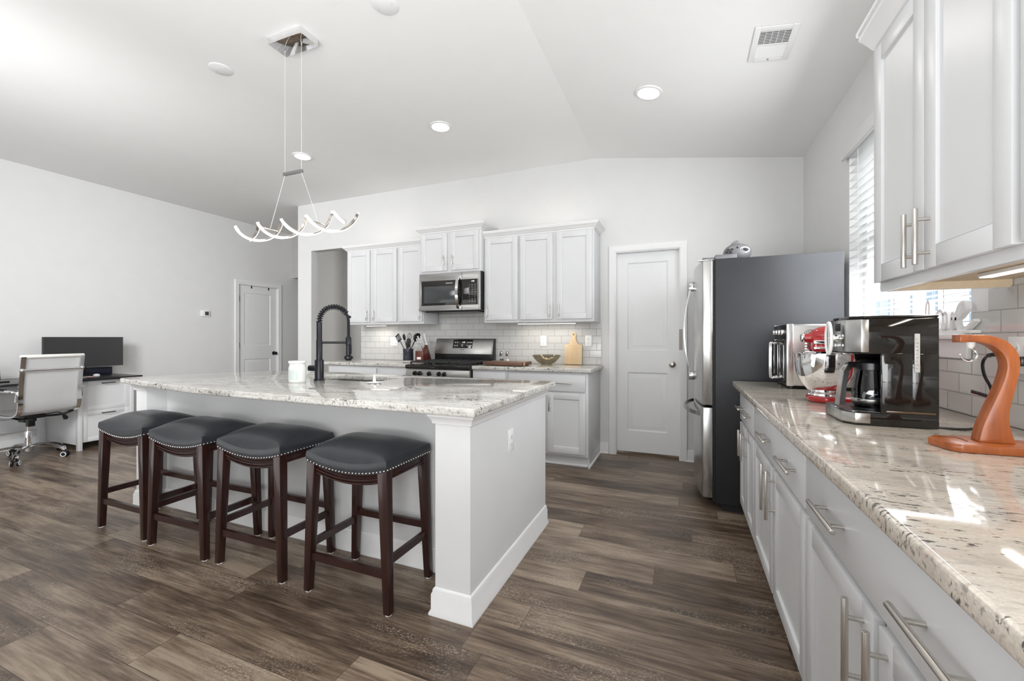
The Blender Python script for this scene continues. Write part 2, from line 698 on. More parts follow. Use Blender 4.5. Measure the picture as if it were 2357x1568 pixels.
# hall behind the opening: far wall with a dark linen closet, end wall, dropped header
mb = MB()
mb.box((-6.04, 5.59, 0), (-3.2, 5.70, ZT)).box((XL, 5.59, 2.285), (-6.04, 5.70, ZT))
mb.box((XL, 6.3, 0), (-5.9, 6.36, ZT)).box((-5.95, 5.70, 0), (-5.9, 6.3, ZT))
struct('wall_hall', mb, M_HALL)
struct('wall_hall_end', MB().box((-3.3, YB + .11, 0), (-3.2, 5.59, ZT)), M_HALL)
struct('trim_1', MB().box((XL, 5.80, 1.89), (-6.0, 6.29, 1.925)), M_TRIM)

# baseboards
BASE = [(0, 0), (.024, 0), (.024, .008), (.014, .02), (.014, .085), (.009, .098), (.009, .105), (.004, .112), (0, .112)]
mb = MB().mitre([(-.80, YB), (-.712, YB)][::1], BASE)
mb.mitre([(.032, YB), (XR, YB)], BASE)
struct('baseboard_back', mb, M_TRIM)
struct('baseboard_left', MB().mitre([(XL, -3.1), (XL, 4.53)], BASE).mitre([(XL, 5.37), (XL, 5.59)], BASE), M_TRIM)


# ------------------------------------------------------------------ doors of the room
def two_panel(w, h, panels, t=.035, depth=.009):
    """raised two-panel slab in local space, front at y = 0 looking to -Y"""
    mb = MB()
    xs = sorted({0, w, panels[0][0], panels[0][1]})
    zs = [0] + sorted(v for p in panels for v in (p[2], p[3])) + [h]
    x0, x1 = panels[0][0], panels[0][1]
    mb.box((0, 0, 0), (x0, t, h)).box((x1, 0, 0), (w, t, h))
    for z0, z1 in zip(zs[::2], zs[1::2]):
        mb.box((x0, 0, z0), (x1, t, z1))
    for p in panels:
        def ring(i, y):
            return [(p[0] + i, y, p[2] + i), (p[1] - i, y, p[2] + i), (p[1] - i, y, p[3] - i), (p[0] + i, y, p[3] - i)]
        tb = bmesh.new()
        prev = None
        for i, y in ((0, 0), (.012, depth), (.024, depth), (.050, .002), (.052, .002)):
            cur = [tb.verts.new(q) for q in ring(i, y)]
            if prev:
                for k in range(4):
                    tb.faces.new((prev[k], prev[(k + 1) % 4], cur[(k + 1) % 4], cur[k]))
            prev = cur
        tb.faces.new(prev)
        bmesh.ops.recalc_face_normals(tb, faces=tb.faces)
        for f in tb.faces:
            if f.normal.y > 0.01:
                f.normal_flip()
        mb.add(tb)
    return mb


def casing(w, h, c=.07):
    """door casing in local space: opening from x=0..w, z=0..h, stands proud towards -Y"""
    prof = [(0, 0), (0, -.010), (.010, -.016), (.030, -.013), (.046, -.018), (c - .004, -.018), (c, -.014), (c, 0)]
    mb = MB()
    tb = bmesh.new()
    cols = []
    for o, y in prof:
        cols.append([tb.verts.new(q) for q in ((-o, y, 0), (-o, y, h + o), (w + o, y, h + o), (w + o, y, 0))])
    for A, B in zip(cols, cols[1:]):
        for k in range(3):
            tb.faces.new((A[k], A[k + 1], B[k + 1], B[k]))
    bmesh.ops.recalc_face_normals(tb, faces=tb.faces)
    mb.add(tb)
    return mb


def knob_mb(side=1):
    mb = MB()
    mb.lathe([(0, 0), (.032, 0), (.033, .004), (.028, .009), (.013, .012), (.012, .03), (.022, .036), (.028, .046), (.027, .056), (.018, .063), (0, .065)], n=24)
    return mb.xf(RX(90))


# pantry door, in the back wall
w, h = PX1 - PX0 - .008, PZ - .034
d1 = struct('door_1', two_panel(w, h, [(.105, w - .105, .215, .815), (.105, w - .105, 1.04, h - .10)]).xf(T(PX0 + .004, YB + .055, .028)), M_DOORW, angle=20)
ROOT_LOC[d1.name] = Vector((0, 0, 0))
part('casing', casing(PX1 - PX0, PZ).xf(T(PX0, YB, 0)), M_TRIM, d1)
mb = MB()
mb.box((PX0 - .002, YB - .004, 0), (PX0 + .004, YB + .11, PZ)).box((PX1 - .004, YB - .004, 0), (PX1 + .002, YB + .11, PZ)).box((PX0, YB - .004, PZ - .005), (PX1, YB + .11, PZ + .002))
part('jamb', mb, M_TRIM, d1)
part('door_knob', knob_mb().xf(T(PX1 - .066, YB + .053, .933)), M_NICKEL, d1)
part('door_sticker', MB().box((-.036, YB - .0185, 1.08), (-.006, YB - .017, 1.28)), plain('greige_sticker', (.42, .37, .34), .6), d1)
struct('pantry_dark_backing', MB().box((PX0 - .1, YB + .3, 0), (PX1 + .1, YB + .34, 2.2)), M_DARK)  # near-black backing: shade of the pantry interior put into its colour

# closet door, in the left wall (looks towards +X)
ML = T(XL, DY0, 0) @ RZ(90)
w, h = DY1 - DY0 - .008, DZ - .02
d2 = struct('door_2', two_panel(w, h, [(.10, w - .12, .23, .83), (.10, w - .12, 1.05, h - .12)]).xf(ML @ T(.004, .02, .012)), M_DOORW, angle=20)
ROOT_LOC[d2.name] = Vector((0, 0, 0))
part('casing', casing(DY1 - DY0, DZ).xf(ML), M_TRIM, d2)
mb = MB().box((0, -.003, 0), (.004, .1, DZ)).box((w + .004, -.003, 0), (w + .008, .1, DZ)).box((0, -.003, DZ - .006), (w + .008, .1, DZ)).xf(ML)
part('jamb', mb, M_TRIM, d2)
part('door_knob', knob_mb().xf(ML @ T(w - .055, .02, .925)), M_BLACKM, d2)
for z in (1.83, 1.07, .25):
    part('hinge', MB().box((-.004, -.004, z - .05), (.012, .022, z + .05), .002).xf(ML), M_BLACKM, d2)
for x in (.22, .53):
    part('over_door_hook', MB().box((x, .012, h - .03), (x + .014, .02, h + .016)).xf(ML), M_BLACKM, d2)
struct('closet_dark_backing', MB().box((XL - .5, DY0 - .1, 0), (XL - .46, DY1 + .1, 2.2)), M_DARK)  # backing sheet coloured near black in place of the closet's inner shade

# ------------------------------------------------------------------ window in the right wall
win = struct('window_1', MB().box((XR + .075, WY0, WZ0), (XR + .12, WY0 + .05, WZ1), .004).box((XR + .075, WY1 - .05, WZ0), (XR + .12, WY1, WZ1), .004)
             .box((XR + .075, WY0, WZ1 - .05), (XR + .12, WY1, WZ1), .004).box((XR + .075, WY0, WZ0), (XR + .12, WY1, WZ0 + .05), .004), M_WHITEP)
ROOT_LOC[win.name] = Vector((0, 0, 0))
zm = 1.80
part('sash', MB().box((XR + .085, WY0 + .05, zm - .03), (XR + .115, WY1 - .05, zm + .03), .003).box((XR + .085, 2.66, WZ0 + .05), (XR + .115, 2.72, WZ1 - .05), .003), M_WHITEP, win)
part('glass_pane', MB().box((XR + .098, WY0 + .05, WZ0 + .05), (XR + .102, WY1 - .05, WZ1 - .05)), M_GLASS, win)
mb = MB().box((XR - .045, WY0 - .03, WZ0 - .022), (XR + .08, WY1 + .03, WZ0), .005)
part('window_sill', mb, M_TRIM, win)
part('sill_apron', MB().box((XR - .018, WY0 - .01, WZ0 - .095), (XR - .001, WY1 + .01, WZ0 - .022), .005), M_TRIM, win)

bl = thing('window_blind', 'white horizontal slat blind hanging in the window behind the appliances', 'blind', (XR + .04, 2.69, WZ1))
mb = MB()
nsl = 23
for i in range(nsl):
    z = WZ0 + .045 + i * .0492
    mb.box((-.025, WY0 + .012, -.0014), (.025, WY1 - .012, .0014), M=T(XR + .020, 0, z))
part('slats', mb, M_VINYL, bl)
part('valance', MB().box((XR - .035, WY0 - .02, WZ1 - .055), (XR - .012, WY1 + .045, WZ1 + .03), .006).box((XR - .012, WY0 + .004, WZ1 - .05), (XR + .06, WY1 - .004, WZ1 - .004)), M_TRIM, bl)
part('bottom_rail', MB().box((XR - .004, WY0 + .012, WZ0 + .012), (XR + .044, WY1 - .012, WZ0 + .027), .003), M_WHITEP, bl)
mb = MB()
for y in (WY0 + .16, 2.69, WY1 - .16):
    mb.box((XR - .0065, y - .0015, WZ0 + .02), (XR - .0048, y + .0015, WZ1 - .04)).box((XR + .0455, y - .0015, WZ0 + .02), (XR + .047, y + .0015, WZ1 - .04))
part('ladder_cord', mb, M_WHITEP, bl)

# what stands outside the window: a pale neighbouring house
nb = thing('neighbour_house', 'pale sided house with dark windows outside beyond the blind', 'house', (5.0, 13.0, 0))
mb = MB().box((5.0, 3, -.5), (5.3, 24, 3.3))
for i in range(22):
    mb.box((4.985, 3, -.4 + i * .165), (5.0, 24, -.4 + i * .165 + .15))
part('siding_wall', mb, plain('siding', (.33, .35, .37), .8), nb)
for y in (6.4, 9.2, 11.4, 13.6, 15.8, 18.4):
    f = part('window_frame', MB().box((4.93, y, .7), (4.98, y + 1.3, 2.3)), M_WHITEP, nb)
    part('window_glass', MB().box((4.92, y + .08, .78), (4.93, y + .61, 2.22)).box((4.92, y + .69, .78), (4.93, y + 1.22, 2.22)), plain('far_glass', (.10, .15, .20), .6), f)
part('roof', MB().box((4.7, 2.8, 3.3), (5.8, 24.2, 3.45)), plain('shingles', (.2, .2, .21), .9), nb)
struct('ground_outside', MB().box((1.3, -4, -.6), (14, 28, -.5)), plain('outside_ground', (.35, .36, .33), .9))

# cursive word cut from white board on the window sill
ws = thing('word_sign', 'white cursive love word sign standing on the window sill', 'sign', (XR - .02, 2.14, WZ0))
LET = {
    'l': [(2.318, 1.224), (2.318, 1.27), (2.315, 1.33), (2.303, 1.352), (2.293, 1.34), (2.292, 1.30), (2.288, 1.24), (2.276, 1.226)],
    'o': [(2.276, 1.228), (2.252, 1.25), (2.238, 1.29), (2.216, 1.308), (2.196, 1.296), (2.190, 1.262), (2.205, 1.232), (2.23, 1.228), (2.245, 1.25), (2.238, 1.29)],
    'v': [(2.192, 1.29), (2.176, 1.297), (2.165, 1.288), (2.160, 1.25), (2.150, 1.228), (2.140, 1.245), (2.132, 1.285), (2.122, 1.296)],
    'e': [(2.135, 1.272), (2.108, 1.270), (2.078, 1.285), (2.052, 1.308), (2.060, 1.330), (2.085, 1.322), (2.105, 1.288), (2.104, 1.250), (2.085, 1.226), (2.055, 1.228), (2.025, 1.246), (2.0, 1.262)],
}
def smooth(pts, k=6):
    P = [Vector(p) for p in pts]
    out = []
    for i in range(len(P) - 1):
        a, b, c, d = P[max(i - 1, 0)], P[i], P[i + 1], P[min(i + 2, len(P) - 1)]
        for j in range(k):
            t = j / k
            out.append(.5 * ((2 * b) + (c - a) * t + (2 * a - 5 * b + 4 * c - d) * t * t + (3 * b - a - 3 * c + d) * t ** 3))
    out.append(P[-1])
    return out
for ch in 'love':
    mb = MB().sweep([(XR - .02, y, z) for y, z in smooth(LET[ch])], [(-.0055, -.009), (.0055, -.009), (.0055, .009), (-.0055, .009)], up=(1, 0, 0))
    part('letter', mb, M_WHITEP, ws)
part('sign_foot', MB().box((XR - .035, 2.0, WZ0), (XR - .005, 2.32, WZ0 + .012), .002), M_WHITEP, ws)

# ------------------------------------------------------------------ tile
o = struct('backsplash_back', MB().box((-3.955, -.009, 0), (-.79, 0, .452)).box((-2.752, -.009, .452), (-1.988, 0, .60)), M_TILEB)
o.location = (0, YB, .914)
o = struct('backsplash_right', MB().box((-.009, -1.6, 0), (0, 1.962, .452)).box((-.009, 1.962, 0), (0, 2.045, .3775)).box((-.009, 2.045, 0), (0, 3.19, .20)), M_TILER)
o.location = (XR, 0, .914)


# ------------------------------------------------------------------ cabinets
def shaker(w, h, t=.020, rail=.058, inset=.009, bev=.0016):
    mb = MB()
    mb.box((0, 0, 0), (rail, t, h), bev).box((w - rail, 0, 0), (w, t, h), bev)
    mb.box((rail, 0, 0), (w - rail, t, rail), bev).box((rail, 0, h - rail), (w - rail, t, h), bev)
    mb.box((rail - .004, inset, rail - .004), (w - rail + .004, t - .002, h - rail + .004))
    # the small slope at the inner edge of the frame
    for (x0, z0, x1, z1) in ((rail, rail, w - rail, rail), (rail, h - rail, w - rail, h - rail)):
        s = 1 if z0 == rail else -1
        mb.prism([(0, 0), (s * .004, inset), (0, inset)][::1], 0, x1 - x0, M=T(x0, 0, z0) @ Matrix(((0, 0, 1, 0), (0, 1, 0, 0), (1, 0, 0, 0), (0, 0, 0, 1))))
    return mb


def slab(w, h, t=.020, bev=.004):
    return MB().box((0, 0, 0), (w, t, h), bev)


def pull(L, vertical, r=.006, stand=.032):
    """bar pull in local space, centred, standing off towards -Y"""
    mb = MB()
    ax = Vector((0, 0, 1)) if vertical else Vector((1, 0, 0))
    off = Vector((0, -stand, 0))
    mb.cyl(off - ax * L / 2, off + ax * L / 2, r, bev=.001)
    for s in (-1, 1):
        p = ax * (L * .30 * s)
        mb.cyl(p, p + off, r * .75, n=12)
    return mb


def cabinet(name, label, cat, M, w, z0, z1, depth, doors=(), drawers=(), group=None, kick=0.0, pl=.15, pr=.006, recess=0.0):
    """M: local frame, x to the viewer's right along the front, y into the cabinet, z up.
    doors: (x0, x1, z0, z1, handle_x or None, handle_z); drawers: (x0, x1, z0, z1, [handle x])"""
    loc = M @ Vector((w / 2, depth / 2, z0))
    root = thing(name, label, cat, loc, group=group)
    mb = MB()
    if kick:
        mb.box((0, 0, z0 + kick), (w, depth, z1), .002)
        mb.box((0, .06, z0), (w, depth, z0 + kick))
    else:
        mb.box((0, 0, z0 + recess), (w, depth, z1), .0015)
        if recess:
            mb.box((0, 0, z0), (w, .020, z0 + recess)).box((0, .02, z0), (.012, depth, z0 + recess)).box((w - .012, .02, z0), (w, depth, z0 + recess))
            part('underside', MB().box((.012, .02, z0 + recess - .004), (w - .012, depth, z0 + recess - .0005)).box((.0118, .0205, z0 + .001), (.0165, depth, z0 + recess - .004)).box((w - .0165, .0205, z0 + .001), (w - .0118, depth, z0 + recess - .004)).xf(M), M_BIRCH, root)
    part('cabinet_body', mb.xf(M), M_CAB, root)
    for x0, x1, a, b, hx, hz in doors:
        d = part('door', shaker(x1 - x0, b - a).xf(M @ T(x0, -.021, a)), M_CAB, root)
        if hx is not None:
            part('handle', pull(pl, True, pr).xf(M @ T(hx, -.021, hz)), M_NICKEL, d)
    for x0, x1, a, b, hs in drawers:
        d = part('drawer_front', slab(x1 - x0, b - a).xf(M @ T(x0, -.021, a)), M_CAB, root)
        for hx in hs:
            part('handle', pull(pl, False, pr).xf(M @ T(hx, -.021, (a + b) / 2)), M_NICKEL, d)
    return root


CROWN = [(0, 0), (.006, 0), (.006, .010), (.016, .014), (.028, .028), (.040, .040), (.046, .044), (.046, .056), (.052, .056), (.052, .066), (0, .066)]
def crown(path, z, sc=1.0):
    return MB().mitre(path, [(a * sc, b * sc) for a, b in CROWN], z)


GU = 'wall cabinets along the stove wall'
FY = 4.072                                                # front of the face frames
Mb = T(-3.875, FY, 0)
zb, zt = 1.357, 2.275
cab_hall = cabinet('wall_cabinet', 'white two-door wall cabinet beside the hall opening, left end of the stove wall', 'cabinet', Mb, .763, zb, zt, YB - FY - .004,
        [(.012, .355, 1.385, 2.255, .325, 1.47), (.402, .752, 1.385, 2.255, .432, 1.47)], group=GU, pl=.13, pr=.005)
cabinet('wall_cabinet', 'white single-door wall cabinet between the two-door one and the microwave', 'cabinet', T(-3.11, FY, 0), .353, zb, zt, YB - FY - .004,
        [(.018, .345, 1.385, 2.255, .325, 1.47)], group=GU, pl=.13, pr=.005)
MY = 4.006
cab_mid = cabinet('wall_cabinet', 'short raised white wall cabinet directly above the microwave', 'cabinet', T(-2.755, MY, 0), .768, 1.912, 2.375, YB - MY - .004,
        [(.022, .355, 1.935, 2.352, .325, 2.04), (.405, .742, 1.935, 2.352, .435, 2.04)], group=GU, pl=.115, pr=.005)
cabinet('wall_cabinet', 'white single-door wall cabinet just right of the microwave', 'cabinet', T(-1.984, FY, 0), .406, zb, zt, YB - FY - .004,
        [(.024, .392, 1.385, 2.255, .052, 1.47)], group=GU, pl=.13, pr=.005)
cab_pantry = cabinet('wall_cabinet', 'white two-door wall cabinet above the maple paddle board', 'cabinet', T(-1.576, FY, 0), .776, zb, zt, YB - FY - .004,
        [(.012, .362, 1.385, 2.255, .334, 1.47), (.405, .758, 1.385, 2.255, .433, 1.47)], group=GU, pl=.13, pr=.005)
struct('trim_2', crown([(-3.875, YB), (-3.875, FY), (-2.757, FY)][::-1][::-1], zt - .012), M_TRIM, angle=25)
struct('trim_3', crown([(-2.755, YB), (-2.755, MY), (-1.987, MY), (-1.987, YB)], 2.363), M_TRIM, angle=25)
struct('trim_4', crown([(-1.984, FY), (-.80, FY), (-.80, YB)], zt - .012), M_TRIM, angle=25)

# base cabinets of the stove wall
BY = 3.80
GB = 'base cabinets along the stove wall'
cabinet('base_cabinet', 'white base cabinet under the utensil crock', 'cabinet', T(-3.91, BY, 0), 1.152, 0, .8755, YB - BY - .004,
        [(.02, .38, .125, .685, .35, .6), (.40, .72, .125, .685, .43, .6), (.77, 1.13, .125, .685, 1.10, .6)],
        [(.02, .72, .70, .855, [.37]), (.77, 1.13, .70, .855, [.95])], group=GB, kick=.10)
cabinet('base_cabinet', 'narrow white base cabinet just right of the stove', 'cabinet', T(-1.982, BY, 0), .386, 0, .8755, YB - BY - .004,
        [(.012, .368, .125, .685, .34, .6)], [(.012, .368, .70, .855, [.19])], group=GB, kick=.10)
cabinet('base_cabinet', 'wide white base cabinet at the pantry door end of the stove wall', 'cabinet', T(-1.594, BY, 0), .794, 0, .8755, YB - BY - .004,
        [(.012, .380, .125, .685, .35, .6), (.412, .772, .125, .685, .436, .585)], [(.012, .772, .70, .855, [.2, .575])], group=GB, kick=.10)
mb = MB().mitre([(-1.98, BY + .06), (-.82, BY + .06)], [(0, 0), (.012, 0), (.012, .012), (0, .018)])
mb.mitre([(-.80, BY + .0), (-.80, YB - .01)], [(0, 0), (.012, 0), (.012, .012), (0, .018)])
struct('trim_5', mb, M_TRIM)

# base cabinets along the window wall (fronts look towards -X)
GX = .366
def MR(y): return T(GX, y, 0) @ RZ(-90)
GR = 'base cabinets along the window wall'
specs = [(3.115, .585, 'narrow white base cabinet next to the fridge on the window wall', (.145, .43), .275),
         (2.528, 1.005, 'wide white base cabinet below the red mixer and coffee maker', (.40, .83), .50),
         (1.521, 1.008, 'wide white base cabinet below the orange wooden hook stand', (.27, .745), .505),
         (.511, 1.005, 'white base cabinet at the camera end of the window wall counter', (.27, .745), .505)]
for y, w, lab, hs, mid in specs:
    wide = w > .8
    cabinet('base_cabinet', lab, 'cabinet', MR(y), w, 0, .8755, XR - GX - .004,
            [(.010, mid - .012, .125, .652, mid - .06, .555), (mid + .012, w - .010, .125, .652, mid + .05, .555)],
            [(.010, w - .010, .672, .846, hs)], group=GR, kick=.10, pl=.20 if wide else .16, pr=.0065)

# upper cabinets on the window wall
UX = .648
GW = 'wall cabinets above the window wall counter'
def MU(y): return T(UX, y, 0) @ RZ(-90)
cabinet('wall_cabinet', 'white two-door wall cabinet above the coffee maker, beside the window', 'cabinet', MU(1.872), .69, 1.362, 2.235, XR - UX - .004,
        [(.008, .339, 1.392, 2.212, .309, 1.48), (.343, .682, 1.392, 2.212, .373, 1.48)], group=GW, pl=.155, pr=.0065, recess=.030)
cabinet('wall_cabinet', 'white wall cabinet at the picture edge above the orange wooden stand', 'cabinet', MU(1.180), .78, 1.362, 2.235, XR - UX - .004,
        [(.014, .385, 1.392, 2.212, .35, 1.48), (.389, .765, 1.392, 2.212, .44, 1.50)], group=GW, pl=.155, pr=.0065, recess=.030)
struct('trim_6', crown([(UX, 1.872), (UX, .40)], 2.205, 1.35), M_TRIM, angle=25)

# ------------------------------------------------------------------ stone tops
def slab_top(name, poly, label, hole=None, bev=.009, z0=.876, z1=.914, mat=None):
    t = bmesh.new()
    loops = [poly] + ([hole] if hole else [])
    edges = []
    for lp in loops:
        vs = [t.verts.new((x, y, z1)) for x, y in lp]
        edges += [t.edges.new((vs[i], vs[(i + 1) % len(vs)])) for i in range(len(vs))]
    bmesh.ops.triangle_fill(t, edges=edges, use_beauty=True, use_dissolve=False)
    for f in t.faces:
        if f.normal.z < 0:
            f.normal_flip()
    r = bmesh.ops.extrude_face_region(t, geom=t.faces[:])
    nv = [e for e in r['geom'] if isinstance(e, bmesh.types.BMVert)]
    bmesh.ops.translate(t, verts=nv, vec=(0, 0, z0 - z1))
    bmesh.ops.recalc_face_normals(t, faces=t.faces)
    es = [e for e in t.edges if len(e.link_faces) == 2 and e.calc_face_angle(0) > .6 and abs(e.verts[0].co.z - e.verts[1].co.z) < 1e-5]
    bmesh.ops.bevel(t, geom=es, offset=bev, segments=3, affect='EDGES', profile=.5)
    return solo(name, MB().add(t), mat or M_GRANITE, label, 'countertop', origin=(poly[0][0], poly[0][1], z0))


def rrect(x0, x1, y0, y1, r, k=5):
    out = []
    for cx, cy, a in ((x1 - r, y1 - r, 0), (x0 + r, y1 - r, 90), (x0 + r, y0 + r, 180), (x1 - r, y0 + r, 270)):
        for i in range(k + 1):
            b = math.radians(a + 90 * i / k)
            out.append((cx + r * math.cos(b), cy + r * math.sin(b)))
    return out


SX0, SX1, SY0, SY1 = -2.50, -1.84, 2.165, 2.50
slab_top('countertop', [(-.772, 1.492), (-.772, 2.645), (-2.60, 2.675), (-3.10, 2.62), (-3.24, 2.56), (-3.56, 2.16), (-3.69, 1.78), (-3.705, 1.72), (-3.69, 1.70), (-3.36, 1.640), (-2.96, 1.578), (-2.62, 1.538), (-2.19, 1.517), (-1.6, 1.500)],
         'polished speckled granite top of the island with the sink cut into it', rrect(SX0, SX1, SY0, SY1, .05))
slab_top('countertop', [(.303, -.55), (XR - .009, -.55), (XR - .009, 3.118), (.303, 3.118)], 'long polished granite counter below the window carrying the coffee maker', mat=M_GRANITEW)
slab_top('countertop', [(-3.965, 3.765), (-2.765, 3.765), (-2.765, YB - .009), (-3.965, YB - .009)], 'granite counter holding the utensil crock and knife block')
slab_top('countertop', [(-1.975, 3.765), (-.768, 3.765), (-.768, YB - .009), (-1.975, YB - .009)], 'granite counter holding the bowl and paddle board')

# ------------------------------------------------------------------ island
isl = thing('kitchen_island', 'pale painted island base with seating recess, facing the row of stools', 'island', (-2.2, 2.1, 0))
IP = [(-.827, 1.563), (-.827, 2.60), (-3.10, 2.57), (-3.44, 2.12), (-3.60, 1.90), (-3.60, 1.752), (-3.478, 1.752), (-3.43, 1.852), (-.998, 1.852), (-.998, 1.563)]
mb = MB().prism(IP, 0, .8755)
bmesh.ops.delete(mb.bm, geom=[f for f in mb.bm.faces if f.normal.z > .9], context='FACES')   # open under the stone, for the sink
part('island_body', mb, M_ISL, isl)
IB = [(0, 0), (.022, 0), (.022, .010), (.014, .024), (.014, .088), (.009, .098), (.009, .106), (.004, .114), (0, .116)]
part('baseboard', MB().mitre([IP[i] for i in (4, 5, 6, 7, 8, 9, 0, 1)], IB), M_TRIM, isl)
IC = [(0, 0), (.010, .002), (.012, .014), (.022, .030), (.026, .034), (.026, .0495), (0, .0495)]
for ids in ((4, 5, 6, 7), (8, 9, 0, 1)):
    part('crown_moulding', MB().mitre([IP[i] for i in ids], IC, .826), M_TRIM, isl)

def outlet(name, label, M, gang=1, group=None):
    """wall plate in local space: x right, z up, front to -Y"""
    loc = M @ Vector((0, 0, 0))
    r = thing(name, label, 'outlet', loc, group=group)
    wd = .035 + .023 * (gang - 1)
    part('cover_plate', MB().box((-wd, -.006, -.0575), (wd, 0, .0575), .003).xf(M), M_WHITEP, r)
    for g in range(gang):
        gx = (g - (gang - 1) / 2) * .046
        for z in (-.02, .02):
            s = part('socket', MB().cyl((gx, -.0075, z), (gx, -.004, z), .0165, n=20).xf(M), M_WHITEP, r)
            part('slots', MB().box((gx - .007, -.0082, z - .005), (gx - .005, -.007, z + .006)).box((gx + .005, -.0082, z - .004), (gx + .007, -.007, z + .005)).cyl((gx, -.0082, z - .009), (gx, -.007, z - .009), .0025, n=8).xf(M), plain('socket_slots', (.25, .25, .25), .6), s)
    return r

outlet('wall_outlet', 'white outlet plate on the end face of the island', T(-.827, 2.006, .668) @ RZ(90))
outlet('wall_outlet', 'double white outlet behind the utensil crock', T(-3.415, YB - .009, 1.148), 2)
outlet('wall_outlet', 'white outlet on the tile above the glass bowl', T(-1.418, YB - .009, 1.160))
outlet('wall_outlet', 'white outlet on the tile at the pantry side of the paddle board', T(-.922, YB - .009, 1.164))
outlet('wall_outlet', 'white outlet on the window wall behind the orange wooden stand', T(XR - .009, 1.80, 1.145) @ RZ(-90), 2)

# undermount sink, faucet and what stands by them
sk = thing('sink', 'stainless sink bowl set into the island top', 'sink', (-2.17, 2.33, .876))
mb = MB()
tb = bmesh.new()
prev = None
for inset, z in ((-.006, .8755), (-.006, .870), (.004, .72), (.03, .69), (.2, .685)):
    lp = rrect(SX0 + inset, SX1 - inset, SY0 + min(inset, .12), SY1 - min(inset, .12), .05 if inset < .1 else .03)
    cur = [tb.verts.new((x, y, z)) for x, y in lp]
    if prev:
        for i in range(len(cur)):
            j = (i + 1) % len(cur)
            tb.faces.new((prev[i], prev[j], cur[j], cur[i]))
    prev = cur
tb.faces.new(prev)
part('sink_bowl', mb.add(tb), M_STEEL, sk)
part('drain', MB().lathe([(0, .687), (.035, .687), (.045, .690), (.045, .686)], c=(-2.17, 2.34, 0), n=24), M_CHROME, sk)

fc = thing('faucet', 'tall black spring-neck faucet rising beside the island sink', 'faucet', (-2.243, 2.10, .914))
fx, fy = -2.243, 2.10
part('base_post', MB().lathe([(0, .914), (.034, .914), (.034, .922), (.0285, .926), (.0285, 1.046), (.026, 1.052), (0, 1.052)], (fx, fy, 0), 28), M_BLACKM, fc)
part('riser', MB().lathe([(.0195, 1.05), (.0195, 1.18), (.0175, 1.184), (.0175, 1.30), (.014, 1.304), (0, 1.304)], (fx, fy, 0), 24), M_BLACKM, fc)
part('lever', MB().cyl((fx - .02, fy - .004, .995), (fx - .07, fy - .02, .995), .019, bev=.002), M_BLACKM, fc)
ex, ey = fx + .150, fy + .105                            # where the spray head hangs
hose = []
for i in range(37):
    a = PI * i / 36
    k = (1 - math.cos(a)) / 2
    hose.append((fx + (ex - fx) * k, fy + (ey - fy) * k, 1.30 + .105 * math.sin(a) ** .9 + .0 * k))
hose += [(ex, ey, 1.27), (ex, ey, 1.23), (ex, ey, 1.20)]
part('hose', MB().tube(hose, .0095, 10), M_BLACKM, fc)
hp = [Vector(p) for p in hose[:31]]
coil = []
N = 17 * 14
for i in range(N + 1):
    u = i / N * (len(hp) - 1)
    k = min(int(u), len(hp) - 2)
    p = hp[k].lerp(hp[k + 1], u - k)
    d = (hp[k + 1] - hp[k]).normalized()
    side = Vector((ey - fy, -(ex - fx), 0)).normalized()
    nn = side.cross(d)
    a = 2 * PI * i / 14
    coil.append(p + (side * math.cos(a) + nn * math.sin(a)) * .017)
part('spring_coil', MB().tube(coil, .0033, 6), M_BLACKM, fc)
part('clip', MB().tube([hose[30], hose[31], (ex + .012, ey + .008, 1.335)], .008, 8), M_BLACKM, fc)
part('holder_arm', MB().cyl((fx, fy, 1.166), (ex, ey, 1.166), .0075), M_BLACKM, fc)
sh = part('spray_head', MB().lathe([(0, 1.205), (.013, 1.205), (.019, 1.196), (.019, 1.150), (.016, 1.146), (.017, 1.080), (.028, 1.072), (.028, 1.056), (.020, 1.052), (.018, 1.044), (0, 1.044)], (ex, ey, 0), 24), M_BLACKM, fc)
part('trigger', MB().box((ex + .014, ey - .006, 1.09), (ex + .024, ey + .006, 1.15), .003), M_BLACKM, sh)

cj = thing('candle_jar', 'squat white candle jar standing by the black faucet', 'jar', (-2.285, 1.965, .914))
part('jar_body', MB().lathe([(0, .914), (.047, .914), (.0505, .918), (.0515, .925), (.0515, 1.008), (.048, 1.018), (.0465, 1.030), (.047, 1.034), (.043, 1.034), (.043, .95), (0, .95)], (-2.285, 1.965, 0), 36), plain('milk_glass', (.80, .82, .78), .15), cj)
part('jar_lid', MB().lathe([(0, 1.033), (.0465, 1.033), (.0525, 1.038), (.0525, 1.048), (.049, 1.051), (0, 1.051)], (-2.285, 1.965, 0), 36), M_WHITEP, cj)
part('jar_label', MB().surf(lambda u, v: Vector((-2.285 + .0522 * math.cos(-1.9 + u * 1.25), 1.965 + .0522 * math.sin(-1.9 + u * 1.25), .935 + v * .06)), 16, 2), plain('pale_mint_label', (.62, .70, .66), .6), cj)

st = thing('sink_stopper', 'small white sink stopper with an upright peg lying on the island top', 'stopper', (-1.815, 2.135, .914))
part('stopper_disc', MB().surf(lambda u, v: Vector((-1.815 + (.006 + v * (.042 + .008 * math.cos(u * 2 * PI * 8))) * math.cos(u * 2 * PI), 2.135 + (.006 + v * (.042 + .008 * math.cos(u * 2 * PI * 8))) * math.sin(u * 2 * PI), .920 - .004 * v)), 64, 5, True)
     .lathe([(0, .9145), (.045, .9145), (.045, .917), (0, .920)], (-1.815, 2.135, 0), 32), M_WHITEP, st)
part('peg', MB().lathe([(0, .918), (.011, .918), (.009, .935), (.007, .958), (.004, .965), (0, .966)], (-1.815, 2.135, 0), 16), M_WHITEP, st)

